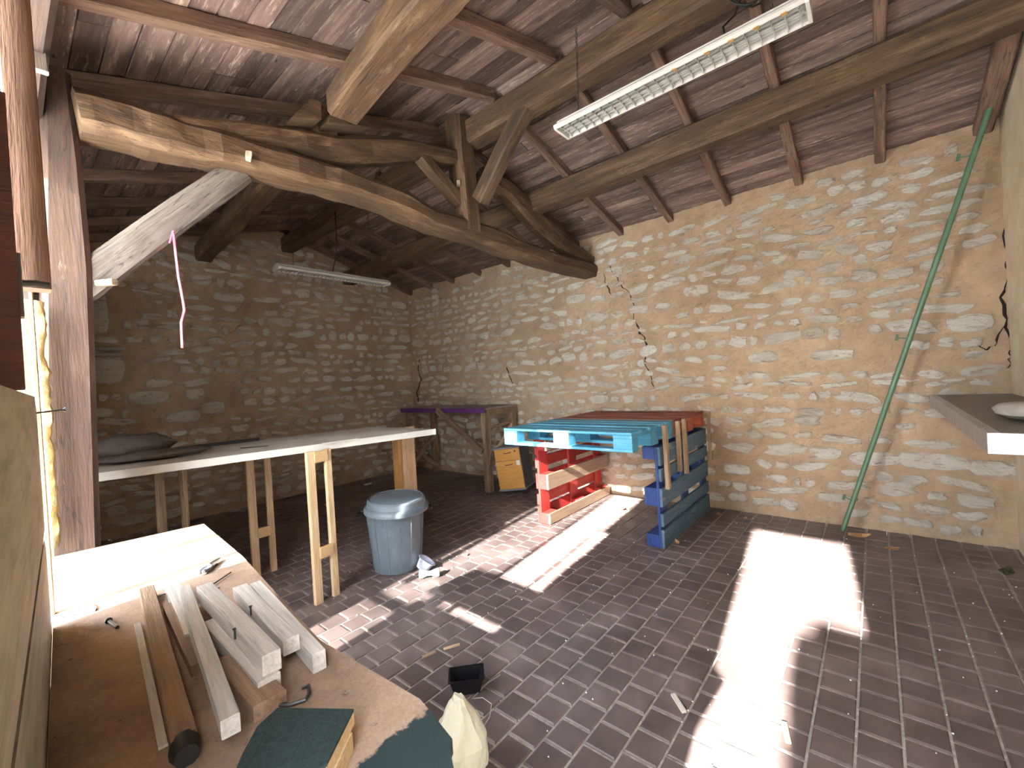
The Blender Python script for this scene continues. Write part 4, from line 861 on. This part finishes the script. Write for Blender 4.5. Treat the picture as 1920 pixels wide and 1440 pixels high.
# plastic bag beside the bench
q = MB(); rings = []; c = atZ(858, 1410, .10)
for i in range(14):
    f = i / 13; z = .30 * f; rr = .095 * (1 - .75 * max(0, f - .55) / .45) * (.85 + .2 * math.sin(f * 3))
    rings.append([(c.x + rr * math.cos(a) * (1 + .22 * noise.noise(Vector((math.cos(a) * 2, math.sin(a) * 2, z * 14)))), c.y + rr * math.sin(a) * (1 + .22 * noise.noise(Vector((math.cos(a) * 2 + 5, math.sin(a) * 2, z * 14)))) - .02 * f, z + .003 + .02 * noise.noise(Vector((a, 2, z * 20))) * (f > .1)) for a in [2 * math.pi * k / 22 for k in range(22)]])
q.loft(rings); o = build(q, 'plastic_bag', 'bag_plastic'); tag(o, 'crumpled yellowish see-through plastic bag beside the bench corner', 'bag')
def leaf(px, size, rz, label, mat='leaf', curl=.012, cat='leaf'):
    p = atZ(px[0], px[1], 0); q = MB(); n = 7; top_, bot = [], []
    for i in range(n):
        f = i / (n - 1); x = (f - .5) * size; w = size * .32 * math.sin(math.pi * min(.97, f + .03)) ** .8
        for s_ in (-1, 0, 1): top_.append((x, s_ * w, .004 + curl * (abs(s_) * .6 + (f - .5) ** 2 * 2) + (.004 if s_ == 0 else 0)))
    q.v = top_ + [(x, y, z - .0015) for x, y, z in top_]; N = len(top_)
    for i in range(n - 1):
        for k in range(2):
            a = i * 3 + k; q.f.append((a, a + 3, a + 4, a + 1)); q.f.append((N + a, N + a + 1, N + a + 4, N + a + 3))
    for i in range(n - 1): q.f.append((i * 3, N + i * 3, N + i * 3 + 3, i * 3 + 3)); q.f.append((i * 3 + 2, i * 3 + 5, N + i * 3 + 5, N + i * 3 + 2))
    o = build(q, 'dry_leaf', mat, None, Matrix.Translation((p.x, p.y, .001)) @ Matrix.Rotation(rz, 4, 'Z')); tag(o, label, cat, 'dry leaves on the pavers')
leaf((1612, 1009), .15, -1.2, 'large brown dry leaf at the foot of the green pole', curl=.03)
leaf((1673, 1031), .10, -1.0, 'flat reddish dry leaf between the green pole and the moss')
leaf((1168, 957), .07, .4, 'small dry leaf in the sunlight under the pallet table', curl=.03)
leaf((1270, 1021), .06, .9, 'curled dry leaf at the foot of the blue pallet', curl=.03)
leaf((1347, 966), .08, .2, 'dry leaf by the wall end of the blue pallet')
leaf((1398, 974), .05, .2, 'tiny dry leaf at the corner of the large sun patch')
leaf((874, 1043), .045, .3, 'tiny orange leaf on the pavers beyond the dustbin')
leaf((690, 909), .16, .3, 'pale flat flake lying on the dark floor behind the dustbin', 'paper', .01, 'flake')
leaf((1888, 1080), .11, -.4, 'dark moss clump on the pavers near the front wall', 'moss', .04, 'moss')
def chip(pa, pb, w, mat, label):
    a, b2 = atZ(*pa, .006), atZ(*pb, .006); o = beam('wood_chip', a, b2, w, .010, mat, ch=.1); tag(o, label, 'wood chip', 'wood chips on the pavers')
chip((792, 1233), (816, 1222), .022, 'old_plank', 'stubby wood chip between the bench and the black tray')
chip((832, 1217), (862, 1208), .012, 'pine_new', 'thin pale wood chip beyond the stubby one')
chip((1262, 1302), (1283, 1335), .020, 'white_batten', 'pale stick lying alone in the shade beside the large sun patch')
chip((1470, 1355), (1478, 1392), .020, 'pine_new', 'yellowish wood strip at the near edge of the large sun patch')
chip((610, 945), (620, 952), .03, 'pine_new', 'little wood block in the shade under the white table')
q = MB().tube([atZ(x, y, .004) for x, y in ((938, 1265), (915, 1280), (885, 1310), (905, 1308), (922, 1320), (918, 1345), (905, 1365), (895, 1378))], .0022, 5)
o = build(q, 'loose_string', 'grey_stone', smooth=True); tag(o, 'thin pale cord curling on the pavers beside the black tray', 'cord')
# white beads scattered over the floor
q = MB(); R = random.Random(3)
for i in range(420):
    if i < 200: x, y = R.uniform(1.0, 4.4), R.uniform(-.6, 1.6)
    elif i < 330: x, y = R.uniform(1.6, 4.2), R.uniform(1.2, 4.2)
    else: x, y = R.gauss(1.7, .35), R.gauss(3.4, .45)
    if R.random() < .5: y = 1.173 + round((y - 1.173) / .1332) * .1332
    if math.hypot(x - 1.925, y - 2.905) < .3 or (3.2 < x and 1.25 < y < 1.5) or (3.2 < x and 2.35 < y < 2.6): continue
    r_ = R.uniform(.002, .0048); z = r_ * .8
    q.add([(x + r_, y, z), (x - r_, y, z), (x, y + r_, z), (x, y - r_, z), (x, y, z + r_), (x, y, z - r_)], [(0, 2, 4), (2, 1, 4), (1, 3, 4), (3, 0, 4), (2, 0, 5), (1, 2, 5), (3, 1, 5), (0, 3, 5)])
tag(build(q, 'polystyrene_beads', 'bead'), 'tiny white polystyrene beads scattered over the pavers', 'beads', kind='stuff')
# pipes on the gable wall behind the post
for i in range(2):
    p = atY(150, 653 + i * 12, YG - .05); o_ = build(MB().tube([(p.x - .1, YG - .05, p.z), (p.x + .32, YG - .05, p.z)], .022, 10), 'wall_pipe', 'grey_pipe', smooth=True)
    tag(o_, ['upper grey pipe end on the gable wall behind the truss post', 'lower grey pipe end on the gable wall behind the truss post'][i], 'pipe', 'pipe ends on the gable wall')
